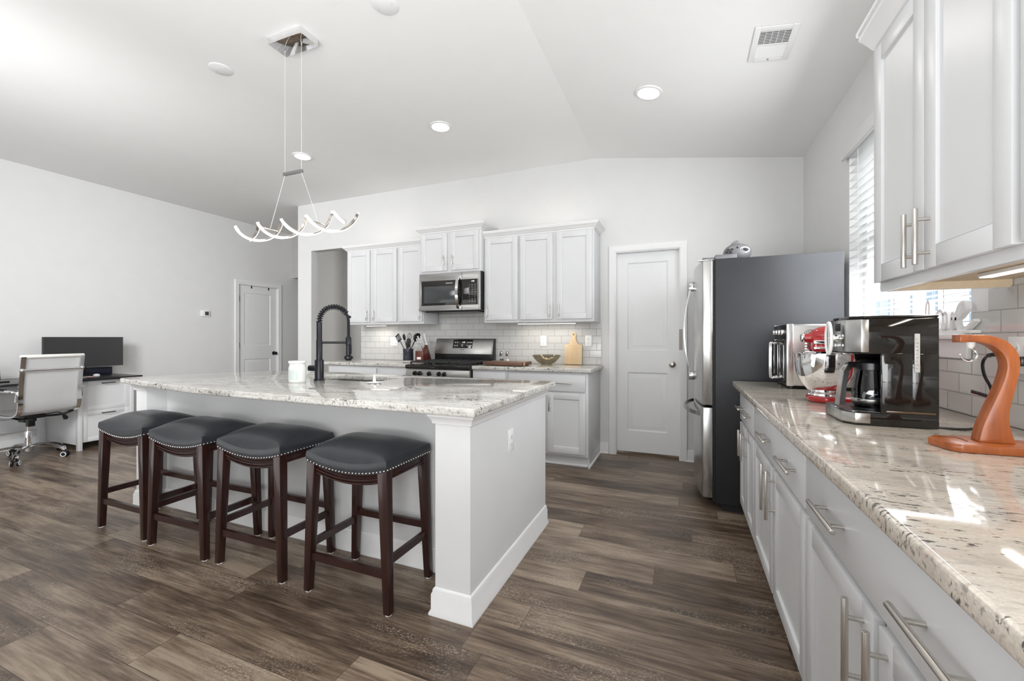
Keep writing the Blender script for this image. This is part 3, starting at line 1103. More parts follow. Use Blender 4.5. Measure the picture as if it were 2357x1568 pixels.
# ------------------------------------------------------------------ bar stools
def make_stool(label, x, y):
    r = thing('bar_stool', label, 'stool', (0, 0, 0), group='saddle stools along the island')
    hw, hd = .232, .170                                   # half width / depth of the seat
    dip = lambda u: .034 * (1 - (2 * u - 1) ** 2)         # how far the long edges sag

    def top(u, v):
        a, b = 2 * u - 1, 2 * v - 1
        e = max(abs(a), abs(b))
        dome = .052 * (1 - abs(a) ** 4) * (1 - abs(b) ** 3.2) + .006
        z = .672 - dip(u) * (.25 + .75 * abs(b) ** 2.2) + dome * (1 - .0 * e)
        rim = .010 * max(0, (e - .86) / .14) ** 2
        s = 1 - .012 * max(0, (e - .9) / .1)
        return Vector((a * hw * s, b * hd * s, z - rim))
    mb = MB()
    mb.surf(top, 41, 31)

    def skirt(u, v):
        q = u * 4
        k, f = int(q) % 4, q - int(q)
        uu, vv = ((f, 0), (1, f), (1 - f, 1), (0, 1 - f))[k]
        p = top(uu, vv)
        o = .006 * math.sin(v * PI)
        return Vector((p.x * (1 + o * 3), p.y * (1 + o * 3), p.z - v * .048))
    mb.surf(skirt, 144, 6, True)
    part('cushion', mb, M_LEATHER, r, 60)
    # nail heads along the lower edge of the cushion
    mb = MB()
    for k in range(4):
        n = 24 if k % 2 == 0 else 18
        for i in range(n):
            p = skirt((k + (i + .5) / n) / 4, .86)
            out = Vector((0, -1, 0)) if k == 0 else Vector((1, 0, 0)) if k == 1 else Vector((0, 1, 0)) if k == 2 else Vector((-1, 0, 0))
            mb.sphere(p + out * .001, .0042, n=8)
    part('nailhead_trim', mb, M_CHROME, r)
    # aprons: the long ones follow the sag, with two reeds
    for s in (-1, 1):
        t = MB()
        y0 = s * (hd - .022)
        for z0, z1, th in ((-.030, .0, .008), (-.046, -.033, .011), (-.061, -.049, .008)):
            t.surf(lambda u, v, z0=z0, z1=z1, th=th: Vector(((2 * u - 1) * (hw - .02), y0 + s * (th if 0 < v < 1 else 0), .632 - dip(u) * 1.0 + (z0 + (z1 - z0) * v))), 25, 4)
        for i in range(24):
            u0, u1 = i / 24, (i + 1) / 24
            xa, xb = (2 * u0 - 1) * (hw - .02), (2 * u1 - 1) * (hw - .02)
            za, zb_ = .640 - dip(u0), .640 - dip(u1)
            t.prism([(xa, za - .072), (xb, zb_ - .072), (xb, zb_), (xa, za)], -.010, .004, M=T(0, y0 - s * .004, 0) @ Matrix(((1, 0, 0, 0), (0, 0, s, 0), (0, 1, 0, 0), (0, 0, 0, 1))))
        part('apron', t, M_ESPR, r, 50)
    for s in (-1, 1):
        part('apron', MB().box((s * (hw - .032), -hd + .02, .575), (s * (hw - .014), hd - .02, .636), .002).box((s * (hw - .034), -hd + .02, .578), (s * (hw - .010), hd - .02, .588), .003), M_ESPR, r)
    # splayed tapered legs
    tops, foots = {}, {}
    for sx in (-1, 1):
        for sy in (-1, 1):
            t = bmesh.new()
            A = Vector((sx * .205, sy * .146, .636)); B = Vector((sx * .232, sy * .154, .006))
            tops[sx, sy], foots[sx, sy] = A, B
            vs = []
            for P, hx, hy in ((B, .0165, .0165), (A, .0245, .022)):
                vs.append([t.verts.new((P.x + i * hx, P.y + j * hy, P.z)) for i, j in ((-1, -1), (1, -1), (1, 1), (-1, 1))])
            t.faces.new(vs[0][::-1]); t.faces.new(vs[1])
            for i in range(4):
                t.faces.new((vs[0][i], vs[0][(i + 1) % 4], vs[1][(i + 1) % 4], vs[1][i]))
            bmesh.ops.bevel(t, geom=t.edges[:], offset=.0025, segments=2, affect='EDGES', profile=.5)
            lg = part('leg', MB().add(t), M_ESPR, r)
            part('foot_glide', MB().cyl((B.x, B.y, 0), (B.x, B.y, .0065), .0135, n=14), M_WHITEP, lg)

    def at(sx, sy, z):
        A, B = tops[sx, sy], foots[sx, sy]
        return B.lerp(A, (z - B.z) / (A.z - B.z))
    for (c0, c1, z) in (((-1, -1), (1, -1), .170), ((-1, 1), (1, 1), .265), ((-1, -1), (-1, 1), .225), ((1, -1), (1, 1), .225)):
        p, q = at(*c0, z), at(*c1, z)
        part('stretcher', MB().sweep([p, q], [(-.009, -.017), (.009, -.017), (.009, .017), (-.009, .017)]), M_ESPR, r)
    r.location = (x, y, 0)
    return r


stool = make_stool('charcoal leather saddle stool by the thick island post, fourth from the desk', -1.411, 1.630)
dup(stool, (-2.048, 1.630, 0), 0, 'charcoal leather saddle stool, third one counted from the office chair')
dup(stool, (-2.618, 1.616, 0), .015, 'charcoal leather saddle stool, second one counted from the office chair')
dup(stool, (-3.178, 1.630, 0), 0, 'charcoal leather saddle stool at the desk end of the island, closest to the office chair')

# ------------------------------------------------------------------ gas range
rg = thing('gas_range', 'stainless gas range between the granite counters, below the microwave', 'stove', (-2.37, 4.08, 0))
rx0, rx1 = -2.752, -1.988
part('oven_body', MB().box((rx0, 3.775, .02), (rx1, YB - .012, .895), .003), M_BLACK, rg)
part('oven_door', MB().box((rx0 + .003, 3.735, .20), (rx1 - .003, 3.775, .775), .006), M_STEEL, rg)
part('oven_handle', MB().cyl((rx0 + .06, 3.685, .735), (rx1 - .06, 3.685, .735), .012).cyl((rx0 + .09, 3.735, .735), (rx0 + .09, 3.685, .735), .009).cyl((rx1 - .09, 3.735, .735), (rx1 - .09, 3.685, .735), .009), M_STEEL, rg)
part('storage_drawer', MB().box((rx0 + .003, 3.735, .03), (rx1 - .003, 3.775, .19), .006), M_STEEL, rg)
pan = part('control_panel', MB().prism([(3.722, .78), (3.775, .78), (3.775, .868), (3.737, .868)], rx0, rx1, .002, M=Matrix(((0, 0, 1, 0), (1, 0, 0, 0), (0, 1, 0, 0), (0, 0, 0, 1)))), M_STEEL, rg)
for x in (-2.632, -2.572, -2.455, -2.335, -2.272):
    k = part('knob', MB().cyl((x, 3.732, .823), (x, 3.705, .820), .0235, .0205, n=24, bev=.003).box((x - .004, 3.694, .800), (x + .004, 3.708, .842), .002), M_BLACK, rg)
ct = part('cooktop', MB().box((rx0 - .003, 3.722, .868), (rx1 + .003, YB - .09, .910), .006), M_GLOSS, rg)
for i, (bx, by, br) in enumerate(((-2.58, 3.90, .045), (-2.58, 4.17, .038), (-2.37, 4.03, .05), (-2.16, 3.90, .05), (-2.16, 4.17, .035))):
    part('burner', MB().lathe([(0, .910), (br, .910), (br, .918), (br * .8, .922), (br * .75, .928), (0, .930)], (bx, by, 0), 24), M_IRON, rg)
for gx0, gx1 in ((-2.725, -2.50), (-2.49, -2.25), (-2.24, -2.015)):
    mb = MB()
    y0, y1, z = 3.775, 4.285, .944
    for x in (gx0, gx1 - .010):
        mb.box((x, y0, z - .014), (x + .010, y1, z), .002)
    for y in (y0, (y0 + y1) / 2 - .005, y1 - .010):
        mb.box((gx0, y, z - .014), (gx1, y + .010, z), .002)
    xm = (gx0 + gx1) / 2
    mb.box((xm - .005, y0, z - .012), (xm + .005, y1, z + .001), .002)
    for y in (y0 + .125, y0 + .38):
        mb.box((gx0, y - .005, z - .012), (gx1, y + .005, z + .001), .002)
    for x in (gx0, gx1 - .012):
        for y in (y0, (y0 + y1) / 2 - .006, y1 - .012):
            mb.box((x, y, .910), (x + .012, y + .012, z - .01))
    part('grate', mb, M_IRON, rg)
bgd = part('backguard', MB().prism([(4.298, .905), (YB - .012, .905), (YB - .012, 1.186), (4.345, 1.186), (4.303, 1.045), (4.300, 1.005)], rx0, rx1, .003, M=Matrix(((0, 0, 1, 0), (1, 0, 0, 0), (0, 1, 0, 0), (0, 0, 0, 1)))), M_BLACK, rg)
tilt = math.atan2(.042, .141)
MBK = T(0, 4.3015, 1.040) @ Matrix.Rotation(-tilt, 4, 'X')
part('steel_fascia', MB().box((rx0 - .001, -.005, -.035), (rx1 - .02, .001, .148), .002).box((rx1 - .02, -.006, -.035), (rx1 - .006, .001, .150), .002).xf(MBK), M_STEEL, rg)
dp = part('display', MB().box((-2.515, -.008, .035), (-2.255, -.003, .138), .002).xf(MBK), M_GLOSS, rg)
mb = MB()
for zz in (.066, .104):
    for xx in (-2.485, -2.455, -2.32, -2.295, -2.272):
        mb.box((xx - .008, -.0086, zz - .004), (xx + .008, -.0078, zz + .004))
mb.box((-2.40, -.0086, .058), (-2.375, -.0078, .063)).box((-2.40, -.0086, .075), (-2.38, -.0078, .080)).xf(MBK)
part('buttons', mb, E_TXT, dp)
part('digits', text_mb('1:43', .022, MBK @ T(-2.375, -.0085, .106) @ FRONT), E_DIG, dp)
part('logo', text_mb('FRIGIDAIRE', .011, MBK @ T(-2.385, -.0056, .018) @ FRONT), M_DARK, rg)

# ------------------------------------------------------------------ microwave over the range
mw = thing('microwave', 'stainless over-the-range microwave with black window and curved handle', 'microwave', (-2.37, 4.18, 1.49))
mx0, mx1, mz0, mz1, my = -2.752, -1.988, 1.492, 1.908, 3.985
part('microwave_body', MB().box((mx0 + .004, my + .012, mz0), (mx1 - .004, YB - .002, mz1), .004).box((mx0 + .05, my + .05, mz0 - .012), (mx1 - .05, YB - .03, mz0)), M_BLACK, mw)
f = part('front_frame', MB().box((mx0, my - .004, mz1 - .082), (mx1, my + .012, mz1), .002).box((mx0, my - .004, mz0 + .004), (mx1, my + .012, mz0 + .062), .002).box((mx0, my - .004, mz0 + .062), (mx0 + .026, my + .012, mz1 - .082), .002).box((mx1 - .034, my - .004, mz0 + .062), (mx1, my + .012, mz1 - .082), .002), M_STEEL, mw)
part('trim_edge', MB().box((mx1 - .018, my - .009, mz0 + .003), (mx1 + .001, my - .003, mz1), .002), M_STEELV, mw)
wn = part('black_window', MB().box((mx0 + .026, my - .002, mz0 + .062), (mx1 - .034, my + .012, mz1 - .082), .001), M_GLOSS, mw)
part('view_glass', MB().box((mx0 + .062, my - .0035, mz0 + .088), (mx0 + .480, my - .0015, mz1 - .142), .0008), plain('window_mesh', (.055, .06, .062), .12), wn)
part('door_gap', MB().box((mx1 - .222, my - .0055, mz0 + .003), (mx1 - .219, my - .0025, mz1 - .001)), M_DARK, mw)
part('logo', text_mb('FRIGIDAIRE', .017, T(mx0 + .385, my - .0032, mz1 - .114) @ FRONT), E_TXT, mw)
part('digits', text_mb('1:43', .022, T(mx1 - .09, my - .0032, mz1 - .105) @ FRONT), E_DIG, mw)
kp = MB()
for r_ in range(8):
    for c_ in range(3):
        x, z = mx1 - .130 + c_ * .034, mz1 - .145 - r_ * .025
        kp.add(text_mb('123456789*0#QPT+-<>ABCDE'[(r_ * 3 + c_) % 24], .014, T(x, my - .0032, z) @ FRONT).bm)
part('keypad', kp, E_TXT, mw)
hx = mx1 - .262
hp_ = [Vector((hx + .01 * math.sin(PI * i / 20), my - .004 - .062 * math.sin(PI * i / 20) ** .7, mz1 - .045 - (mz1 - mz0 - .07) * i / 20)) for i in range(21)]
part('handle', MB().sweep(hp_, [(-.017, -.006), (.017, -.006), (.017, .006), (-.017, .006)], up=(0, -1, 0)), M_CHROME, mw, 50)

# ------------------------------------------------------------------ refrigerator (doors look towards -X)
fr = thing('refrigerator', 'tall french door refrigerator with black side and stainless doors', 'refrigerator', (.55, 3.67, 0))
fy0, fy1 = 3.215, 4.125
part('fridge_case', MB().box((.205, fy0, .05), (.935, fy1, 1.742), .006).box((.25, fy0 + .03, .0), (.90, fy1 - .03, .06)), plain('dark_steel_side', (.036, .038, .042), .45, .40, var=.10, nscale=3, bump=.05, bscale=500), fr)
part('door_gasket', MB().box((.188, fy0 + .012, .06), (.206, fy1 - .012, 1.735)), M_DARK, fr)


def bulged(y0, y1, z0, z1, x_edge=.128, x_back=.19, bulge=.048, bev=.006):
    ym, hw_ = (fy0 + fy1) / 2, (fy1 - fy0) / 2
    poly = [(x_back, y0), (x_back, y1)]
    for i in range(13):
        y = y1 + (y0 - y1) * i / 12
        poly.append((x_edge - bulge * (1 - ((y - ym) / hw_) ** 2), y))
    return MB().prism(poly, z0, z1, bev, seg=2)


yc = (fy0 + fy1) / 2
for name, a, b in (('fridge_door', fy0, yc - .003), ('fridge_door', yc + .003, fy1)):
    d = part(name, bulged(a, b, .728, 1.735), M_STEELV, fr)
    s = -1 if b < yc else 1
    y = yc + s * .042
    pts = [Vector((.082 - .012 - .062 * math.sin(PI * i / 24) ** .8, y + s * .012 * math.sin(PI * i / 24), 1.625 - .745 * i / 24)) for i in range(25)]
    hd_ = part('handle', MB().sweep(pts, [(-.008, -.005), (.008, -.005), (.008, .005), (-.008, .005)], up=(-1, 0, 0)), M_HANDLE, d, 50)
    part('handle_foot', MB().box((.040, y - .013, 1.575), (.088, y + .013, 1.64), .006).box((.040, y - .013, .865), (.088, y + .013, .925), .006), M_HANDLE, d)
dz = part('freezer_drawer', bulged(fy0, fy1, .085, .712), M_STEELV, fr)
pts = [Vector((.085 - .075 * math.sin(PI * i / 24) ** .7 + .030 * ((2 * i / 24 - 1) ** 2), fy0 + .07 + (fy1 - fy0 - .14) * i / 24, .655)) for i in range(25)]
part('handle', MB().sweep(pts, [(-.007, -.013), (.007, -.013), (.007, .013), (-.007, .013)]), M_HANDLE, dz, 50)
for y in (fy0 + .035, fy1 - .06):
    part('hinge_cover', MB().box((.205, y - .03, 1.742), (.34, y + .03, 1.772), .004).box((.125, y - .022, 1.735), (.205, y + .012, 1.758), .005), plain('hinge_grey', (.16, .16, .17), .4, .4), fr)
part('door_cap', MB().box((.100, fy0 - .001, 1.735), (.186, fy0 + .06, 1.741), .002), M_CHROME, fr)

# ceramic fish on the fridge
fs = thing('fish_figurine', 'grey ceramic fish ornament with cut-out scales on top of the fridge', 'ornament', (.36, 3.42, 1.743))
c = Vector((.362, 3.42, 1.743 + .0675))
M_FISH = plain('grey_ceramic', (.16, .16, .165), .35, var=.12, nscale=20)
bd = part('fish_body', MB().sphere(c, .072, (1.28, .95, .95), 28), M_FISH, fs)
part('dorsal_fin', MB().prism([(-.035, 0), (.03, -.004), (.028, .026), (.006, .034), (-.02, .020)], -.006, .006, .003, M=T(c.x - .012, c.y, c.z + .058) @ RX(90)), M_FISH, fs)
mb = MB()
for ring, zz in ((.045, .016), (.04, .0), (.05, -.02), (.03, .032)):
    for k in range(7):
        a = -2.75 + k * .30
        p = Vector((c.x - .045 - ring * .6 + k * .012, c.y - .066 + abs(k - 2) * .004, c.z + zz - .014))
        if k % 2 == 0 and k < 5:
            mb.sphere(p, .0075, (1.2, .5, .8), 8)
part('scale_cutouts', mb, M_DARK, fs)
e = part('eye', MB().sphere((c.x + .0, c.y - .060, c.z + .030), .010, n=14), M_FISH, fs)
part('pupil', MB().sphere((c.x - .004, c.y - .067, c.z + .028), .0055, n=10), M_DARK, e)
lip = part('mouth', MB().tube([(c.x + .040 + .030 * math.cos(a), c.y - .060 + .006 * math.sin(a) ** 2 + .022 * max(0, math.cos(a)) ** 2, c.z + .010 + .018 * math.sin(a)) for a in [2 * PI * i / 24 for i in range(24)]], .0065, 8, True), plain('pale_glaze', (.5, .5, .5), .3), fs)
part('mouth_opening', MB().sphere((c.x + .038, c.y - .052, c.z + .010), .022, (1.15, .55, .62), 14), M_DARK, fs)

# ------------------------------------------------------------------ stove wall counter
b = thing('fruit_bowl', 'smoky ribbed glass bowl on the counter in front of the tile', 'bowl', (-1.305, 4.14, .914))
part('bowl_shell', MB().lathe([(0, .926), (.045, .928), (.085, .945), (.125, .985), (.143, 1.014), (.138, 1.016), (.120, .990), (.080, .952), (.045, .937), (0, .935)], (-1.305, 4.14, 0), 48), M_SMOKE, b)
part('bowl_foot', MB().lathe([(.056, .9145), (.062, .9145), (.056, .930), (.046, .930)], (-1.305, 4.14, 0), 40), M_SMOKE, b)
mb = MB()
for i in range(48):
    a = 2 * PI * i / 48
    mb.tube([(-1.305 + r_ * math.cos(a), 4.14 + r_ * math.sin(a), z) for r_, z in ((.046, .927), (.086, .944), (.126, .985), (.144, 1.014))], .0016, 5)
part('ribs', mb, plain('smoke_ribs', (.30, .265, .20), .2), b)
part('rim', MB().tube([(-1.305 + .142 * math.cos(2 * PI * i / 40), 4.14 + .142 * math.sin(2 * PI * i / 40), 1.015) for i in range(40)], .003, 6, True), plain('smoke_rim', (.10, .085, .055), .2), b)

pb = thing('paddle_board', 'pale maple paddle cutting board with a hole leaning on the tile', 'cutting board', (-1.078, 4.34, .914))
poly = [(-.094, 0), (.094, 0), (.094, .205)]
for i in range(1, 9):
    t_ = i / 8
    poly.append((.094 - .068 * t_ ** .55, .205 + .058 * t_ ** 1.7))
poly += [(.024, .285)] + [(.030 * math.cos(a), .315 + .030 * math.sin(a)) for a in [(-.6 + i * (PI + 1.2) / 12) for i in range(13)]] + [(-.024, .285)]
poly += [(-x, z) for x, z in reversed(poly[3:11])] + [(-.094, .205)]
MP = T(-1.078, 4.352, .9145) @ RX(-6)
part('board', MB().prism(poly, -.009, .009, .003, M=MP @ RX(90)), M_MAPLE, pb)
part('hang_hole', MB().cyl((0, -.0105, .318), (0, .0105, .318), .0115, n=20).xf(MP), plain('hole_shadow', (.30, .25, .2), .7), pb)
mb = MB().box((-.05, -.0096, .196), (.035, -.0088, .1975))
for i in range(11):
    mb.box((-.07, -.0096, .172 - i * .0135), (.055 - (i * 37 % 5) * .008, -.0089, .1728 - i * .0135))
part('engraving', mb.xf(MP), plain('engraved_lines', (.42, .28, .14), .6), pb)

MCB = T(-1.665, 3.955, .9145) @ RZ(-2)
cb = thing('walnut_board', 'thick dark walnut cutting board lying flat beside the range', 'cutting board', (-1.665, 3.955, .9145))
part('board', MB().box((-.215, -.135, .006), (.215, .135, .040), .004).xf(MCB), M_WALNUT, cb)
part('board_feet', MB().cyl((-.18, -.10, 0), (-.18, -.10, .007), .012).cyl((.18, -.10, 0), (.18, -.10, .007), .012).cyl((-.18, .10, 0), (-.18, .10, .007), .012).cyl((.18, .10, 0), (.18, .10, .007), .012).xf(MCB), M_BLACK, cb)
part('inlay_stripe', MB().box((.2145, -.085, .0065), (.2155, -.055, .0395)).box((-.2, .05, .0395), (.2, .075, .0404)).xf(MCB), M_MAPLE, cb)

for x, lab, mat in ((-1.862, 'glass pepper mill with dark peppercorns behind the walnut board', plain('peppercorns', (.05, .045, .04), .7, nscale=300, var=.5)),
                    (-1.792, 'glass salt mill with white salt behind the walnut board', plain('salt', (.75, .75, .75), .7))):
    y = 4.26
    s = thing('spice_mill', lab, 'spice mill', (x, y, .914), group='salt and pepper mills')
    part('mill_glass', MB().lathe([(0, .915), (.026, .915), (.027, .92), (.022, .96), (.019, .985), (.020, .995), (0, .996)], (x, y, 0), 24), M_GLASS, s)
    part('filling', MB().lathe([(0, .9165), (.023, .9165), (.0235, .921), (.0185, .962), (0, .963)], (x, y, 0), 20), mat, s)
    part('grinder_cap', MB().lathe([(.0205, .993), (.021, 1.008), (.023, 1.012), (.022, 1.034), (.014, 1.044), (0, 1.046)], (x, y, 0), 24), M_CHROME, s)

# utensil crock and utensils
cx_, cy_ = -3.005, 4.12
ck = thing('utensil_crock', 'dark blue-black utensil crock beside the knife block', 'crock', (cx_, cy_, .914))
part('crock_body', MB().lathe([(0, .928), (.058, .928), (.0605, .932), (.0605, 1.055), (.063, 1.058), (.063, 1.066), (.056, 1.066), (.056, .94), (0, .94)], (cx_, cy_, 0), 36), plain('crock_glaze', (.028, .030, .045), .22, var=.1), ck)
part('crock_foot', MB().lathe([(0, .9145), (.058, .9145), (.059, .929), (0, .929)], (cx_, cy_, 0), 36), plain('raw_clay', (.55, .52, .48), .7), ck)
def utensil(name, label, bot, top, head, mat=M_BLACK):
    bot, top = Vector(bot), Vector(top)
    r = thing(name, label, 'utensil', bot, group='cooking utensils in the crock')
    d = (top - bot).normalized()
    part('shaft', MB().tube([bot, bot.lerp(top, .5), top], .0052, 8), mat, r)
    R = d.to_track_quat('Z', 'Y').to_matrix().to_4x4()
    Mh = T(*top) @ R
    head(Mh, r)
    return r
def slotted(Mh, r):
    mb = MB()
    w_, l_ = .034, .085
    for i in range(5):
        x = -w_ + i * (2 * w_ / 4)
        mb.box((x - .0035, -.002, .012), (x + .0035, .002, l_ - .010))
    mb.box((-w_ - .0035, -.002, 0), (w_ + .0035, .002, .016), .001).box((-w_ - .0035, -.002, l_ - .014), (w_ + .0035, .002, l_), .001)
    part('slotted_head', mb.xf(Mh @ RZ(75)), M_BLACK, r)
def spoon(Mh, r):
    part('spoon_head', MB().sphere((0, 0, .035), .04, (.62, .22, 1.0), 16).xf(Mh @ RZ(80)), M_BLACK, r)
def whisk(Mh, r):
    mb = MB()
    for k in range(4):
        a = PI * k / 4
        mb.tube([(.028 * math.sin(PI * t_) ** .8 * math.cos(a) * s_, .028 * math.sin(PI * t_) ** .8 * math.sin(a) * s_, .082 * t_) for s_ in (1,) for t_ in [i / 12 for i in range(13)]], .0016, 6)
        mb.tube([(-.028 * math.sin(PI * i / 12) ** .8 * math.cos(a), -.028 * math.sin(PI * i / 12) ** .8 * math.sin(a), .082 * i / 12) for i in range(13)], .0016, 6)
    part('wire_loops', mb, M_CHROME, r) if False else part('wire_loops', mb.xf(Mh), plain('bronze_wire', (.20, .13, .09), .35, .6), r)
def ladle(Mh, r):
    part('ladle_bowl', MB().lathe([(0, -.030), (.03, -.026), (.05, -.006), (.054, .012), (.050, .012), (.046, -.004), (.028, -.02), (0, -.024)], (0, 0, 0), 24).xf(Mh @ T(.0, 0, .03) @ RX(85)), M_BLACK, r)
def turner(Mh, r):
    part('turner_blade', MB().prism([(-.022, 0), (.022, 0), (.044, .045), (.046, .10), (.02, .118), (-.03, .112), (-.046, .09), (-.040, .04)], -.002, .002, .0015, M=RX(90)).xf(Mh @ RZ(60)), M_BLACK, r)
z0_ = .945
utensil('slotted_turner', 'black slotted turner leaning out of the crock over the outlet', (cx_ + 0.03, cy_ + -0.018, z0_), (cx_ + -0.1, cy_ + -0.022, 1.158), slotted)
utensil('black_spoon', 'black spoon between the slotted turner and the whisk in the crock', (cx_ + 0.0, cy_ + 0.016, z0_), (cx_ + -0.062, cy_ + 0.018, 1.170), spoon)
utensil('whisk', 'bronze wire whisk standing upright in the utensil crock', (cx_ + 0.012, cy_ + 0.034, z0_), (cx_ + -0.004, cy_ + 0.036, 1.172), whisk)
utensil('ladle', 'black ladle hanging over the knife handles from the crock', (cx_ + -0.03, cy_ + 0.0, z0_), (cx_ + 0.1, cy_ + 0.004, 1.178), ladle)
utensil('turner', 'broad black solid turner low in the crock behind the knives', (cx_ + 0.0, cy_ + -0.042, z0_), (cx_ + 0.02, cy_ + -0.038, 1.075), turner)

# knife block with white-handled knives
kb = thing('knife_block', 'red-brown wooden knife block full of white handles by the range', 'knife block', (-2.84, 4.19, .914))
KX0, KX1 = -2.893, -2.788
KP = [(4.09, .9145), (4.30, .9145), (4.185, 1.125), (4.095, 1.035)]      # in the YZ plane
MK = T(-2.84, 4.19, 0) @ RZ(4) @ T(2.84, -4.19, 0)
part('block_body', MB().prism(KP, KX0, KX1, .003, M=Matrix(((0, 0, 1, 0), (1, 0, 0, 0), (0, 1, 0, 0), (0, 0, 0, 1)))).xf(MK), M_REDWOOD, kb)
part('name_plate', MB().box((-2.868, 4.0882, .945), (-2.815, 4.0902, .972), .0008).xf(MK), M_WHITEP, kb)
kd = Vector((0, -.62, .78)).normalized()
ki = 0
rows = [(6, .10, .085, .0068), (4, .42, .095, .0090), (3, .66, .11, .0112), (2, .88, .125, .0125)]
pos_words = ['first', 'second', 'third', 'fourth', 'fifth', 'sixth']
row_words = ['lowest', 'second lowest', 'second highest', 'top']
for ri, (n_, f_, L_, rr_) in enumerate(rows):
    for i in range(n_):
        y = 4.095 + .090 * f_
        z = 1.035 + .090 * f_
        x = KX0 + .010 + (KX1 - KX0 - .020) * ((i + .5) / n_)
        p = MK @ Vector((x, y, z))
        q = MK @ (Vector((x, y, z)) + kd * L_)
        lab = f'white knife handle in the {row_words[ri]} row of the block, {pos_words[i]} from the crock'
        k = thing('kitchen_knife', lab, 'knife', p, group='white knives in the block')
        part('handle', MB().sweep([p, p.lerp(q, .5), q], [(rr_ * .55 * math.cos(a), rr_ * math.sin(a)) for a in [2 * PI * j / 10 for j in range(10)]], scales=[.85, 1, 1.05]), M_WHITEP, k)
        part('bolster', MB().cyl(p - (q - p).normalized() * .004, p + (q - p).normalized() * .004, rr_ * .8, n=10), M_CHROME, k)
p = MK @ Vector((KX1 - .004, 4.178, 1.120)); q = MK @ (Vector((KX1 - .004, 4.178, 1.120)) + Vector((-.0, -.38, .92)).normalized() * .135)
k = thing('honing_steel', 'long white honing steel handle rising highest out of the knife block', 'honing steel', p)
part('handle', MB().tube([p, p.lerp(q, .1), p.lerp(q, .6), q], .0115, 12, scales=[.8, .85, 1.05, 1.0]), M_WHITEP, k)
part('guard', MB().cyl(p - (q - p).normalized() * .003, p + (q - p).normalized() * .006, .019, n=18, bev=.002), M_WHITEP, k)

# ------------------------------------------------------------------ window counter: toaster oven, mixer, coffee maker, hook stand
to = thing('toaster_oven', 'silver and black air fryer toaster oven at the fridge end of the counter', 'toaster oven', (.70, 2.90, .914))
tx0, tx1, ty0, ty1, tz0, tz1 = .536, .90, 2.735, 3.085, .930, 1.274
part('oven_body', MB().box((tx0 + .012, ty0, tz0), (tx1, ty1, tz1), .012, 3), M_STEEL, to)
for ya, yb in ((ty0 - .002, ty0 + .016), (ty1 - .016, ty1 + .002)):
    part('corner_post', MB().box((tx0 - .004, ya, tz0), (tx0 + .03, yb, tz1 + .002), .004), M_STEELV, to)
part('control_strip', MB().box((tx0 - .003, ty0 + .014, tz1 - .088), (tx0 + .02, ty1 - .014, tz1 - .002), .003), M_GLOSS, to)
for y in (2.80, 2.88, 2.96, 3.03):
    part('dial', MB().cyl((tx0 - .002, y, tz1 - .045), (tx0 - .02, y, tz1 - .045), .017, .015, n=20, bev=.002), M_CHROME, to)
tm = (ty0 + ty1) / 2
for ya, yb, hy in ((ty0 + .016, tm - .002, tm - .022), (tm + .002, ty1 - .016, tm + .022)):
    dr = part('oven_door', MB().box((tx0 - .010, ya, tz0 + .022), (tx0 + .012, yb, tz1 - .094), .003), M_BLACK, to)
    part('door_glass', MB().box((tx0 - .0115, ya + .022, tz0 + .045), (tx0 - .009, yb - .022, tz1 - .12), .001), M_GLOSS, dr)
    part('glass_trim', MB().box((tx0 - .0125, ya + .018, tz0 + .042), (tx0 - .009, ya + .022, tz1 - .117)).box((tx0 - .0125, yb - .022, tz0 + .042), (tx0 - .009, yb - .018, tz1 - .117)), M_CHROME, dr)
    part('handle', MB().tube(smooth([(tx0 - .008, hy, tz1 - .108), (tx0 - .040, hy, tz1 - .108), (tx0 - .050, hy, tz1 - .120), (tx0 - .050, hy, tz0 + .045), (tx0 - .040, hy, tz0 + .034), (tx0 - .008, hy, tz0 + .034)], 4), .0065, 10), M_CHROME, dr)
part('lower_rail', MB().box((tx0 - .006, ty0 + .016, tz0 + .003), (tx0 + .02, ty1 - .016, tz0 + .02), .003), M_BLACK, to)
mb = MB()
for r_, n_ in ((.008, 5), (.016, 9), (.024, 13), (.031, 17)):
    for i in range(n_):
        a = 2 * PI * i / n_ + r_ * 40
        mb.box((-.0036, -.0012, -.0016), (.0036, .0006, .0016), M=T(.645 + r_ * math.cos(a), ty0 - .0004, 1.212 + r_ * math.sin(a)) @ RY(-math.degrees(a) + 90))
part('round_vent', mb, M_DARK, to)
mb = MB()
for i in range(6):
    mb.cyl((.617, ty0, 1.166 - i * .0145), (.673, ty0, 1.166 - i * .0145), .0042, n=10)
part('louvre_vent', mb, M_WHITEP, to)
for x in (.56, .87):
    for y in (ty0 + .03, ty1 - .03):
        part('rubber_foot', MB().cyl((x, y, .9145), (x, y, .932), .014), M_BLACK, to)

mx = thing('stand_mixer', 'red stand mixer with a mirror-bright steel bowl', 'mixer', (.66, 2.27, .914))
yc_ = 2.27
def blob(t0):
    mb = MB()
    mb.prism([(.520, yc_ - .02), (.532, yc_ - .06), (.57, yc_ - .088), (.64, yc_ - .098), (.74, yc_ - .098), (.84, yc_ - .092), (.872, yc_ - .05), (.872, yc_ + .05), (.84, yc_ + .092), (.74, yc_ + .098), (.64, yc_ + .098), (.57, yc_ + .088), (.532, yc_ + .06), (.520, yc_ + .02)], .9145, .942, .009, seg=3)
    return mb
part('base', blob(0), M_RED, mx)
def column(u, v):
    a = 2 * PI * u
    z = .938 + v * .225
    k = 1 - .30 * math.sin(v * PI) ** 1.2
    return Vector((.815 + .055 * k * math.cos(a) - .012 * v, yc_ + .062 * k * math.sin(a), z))
part('column', MB().surf(column, 28, 12, True), M_RED, mx)
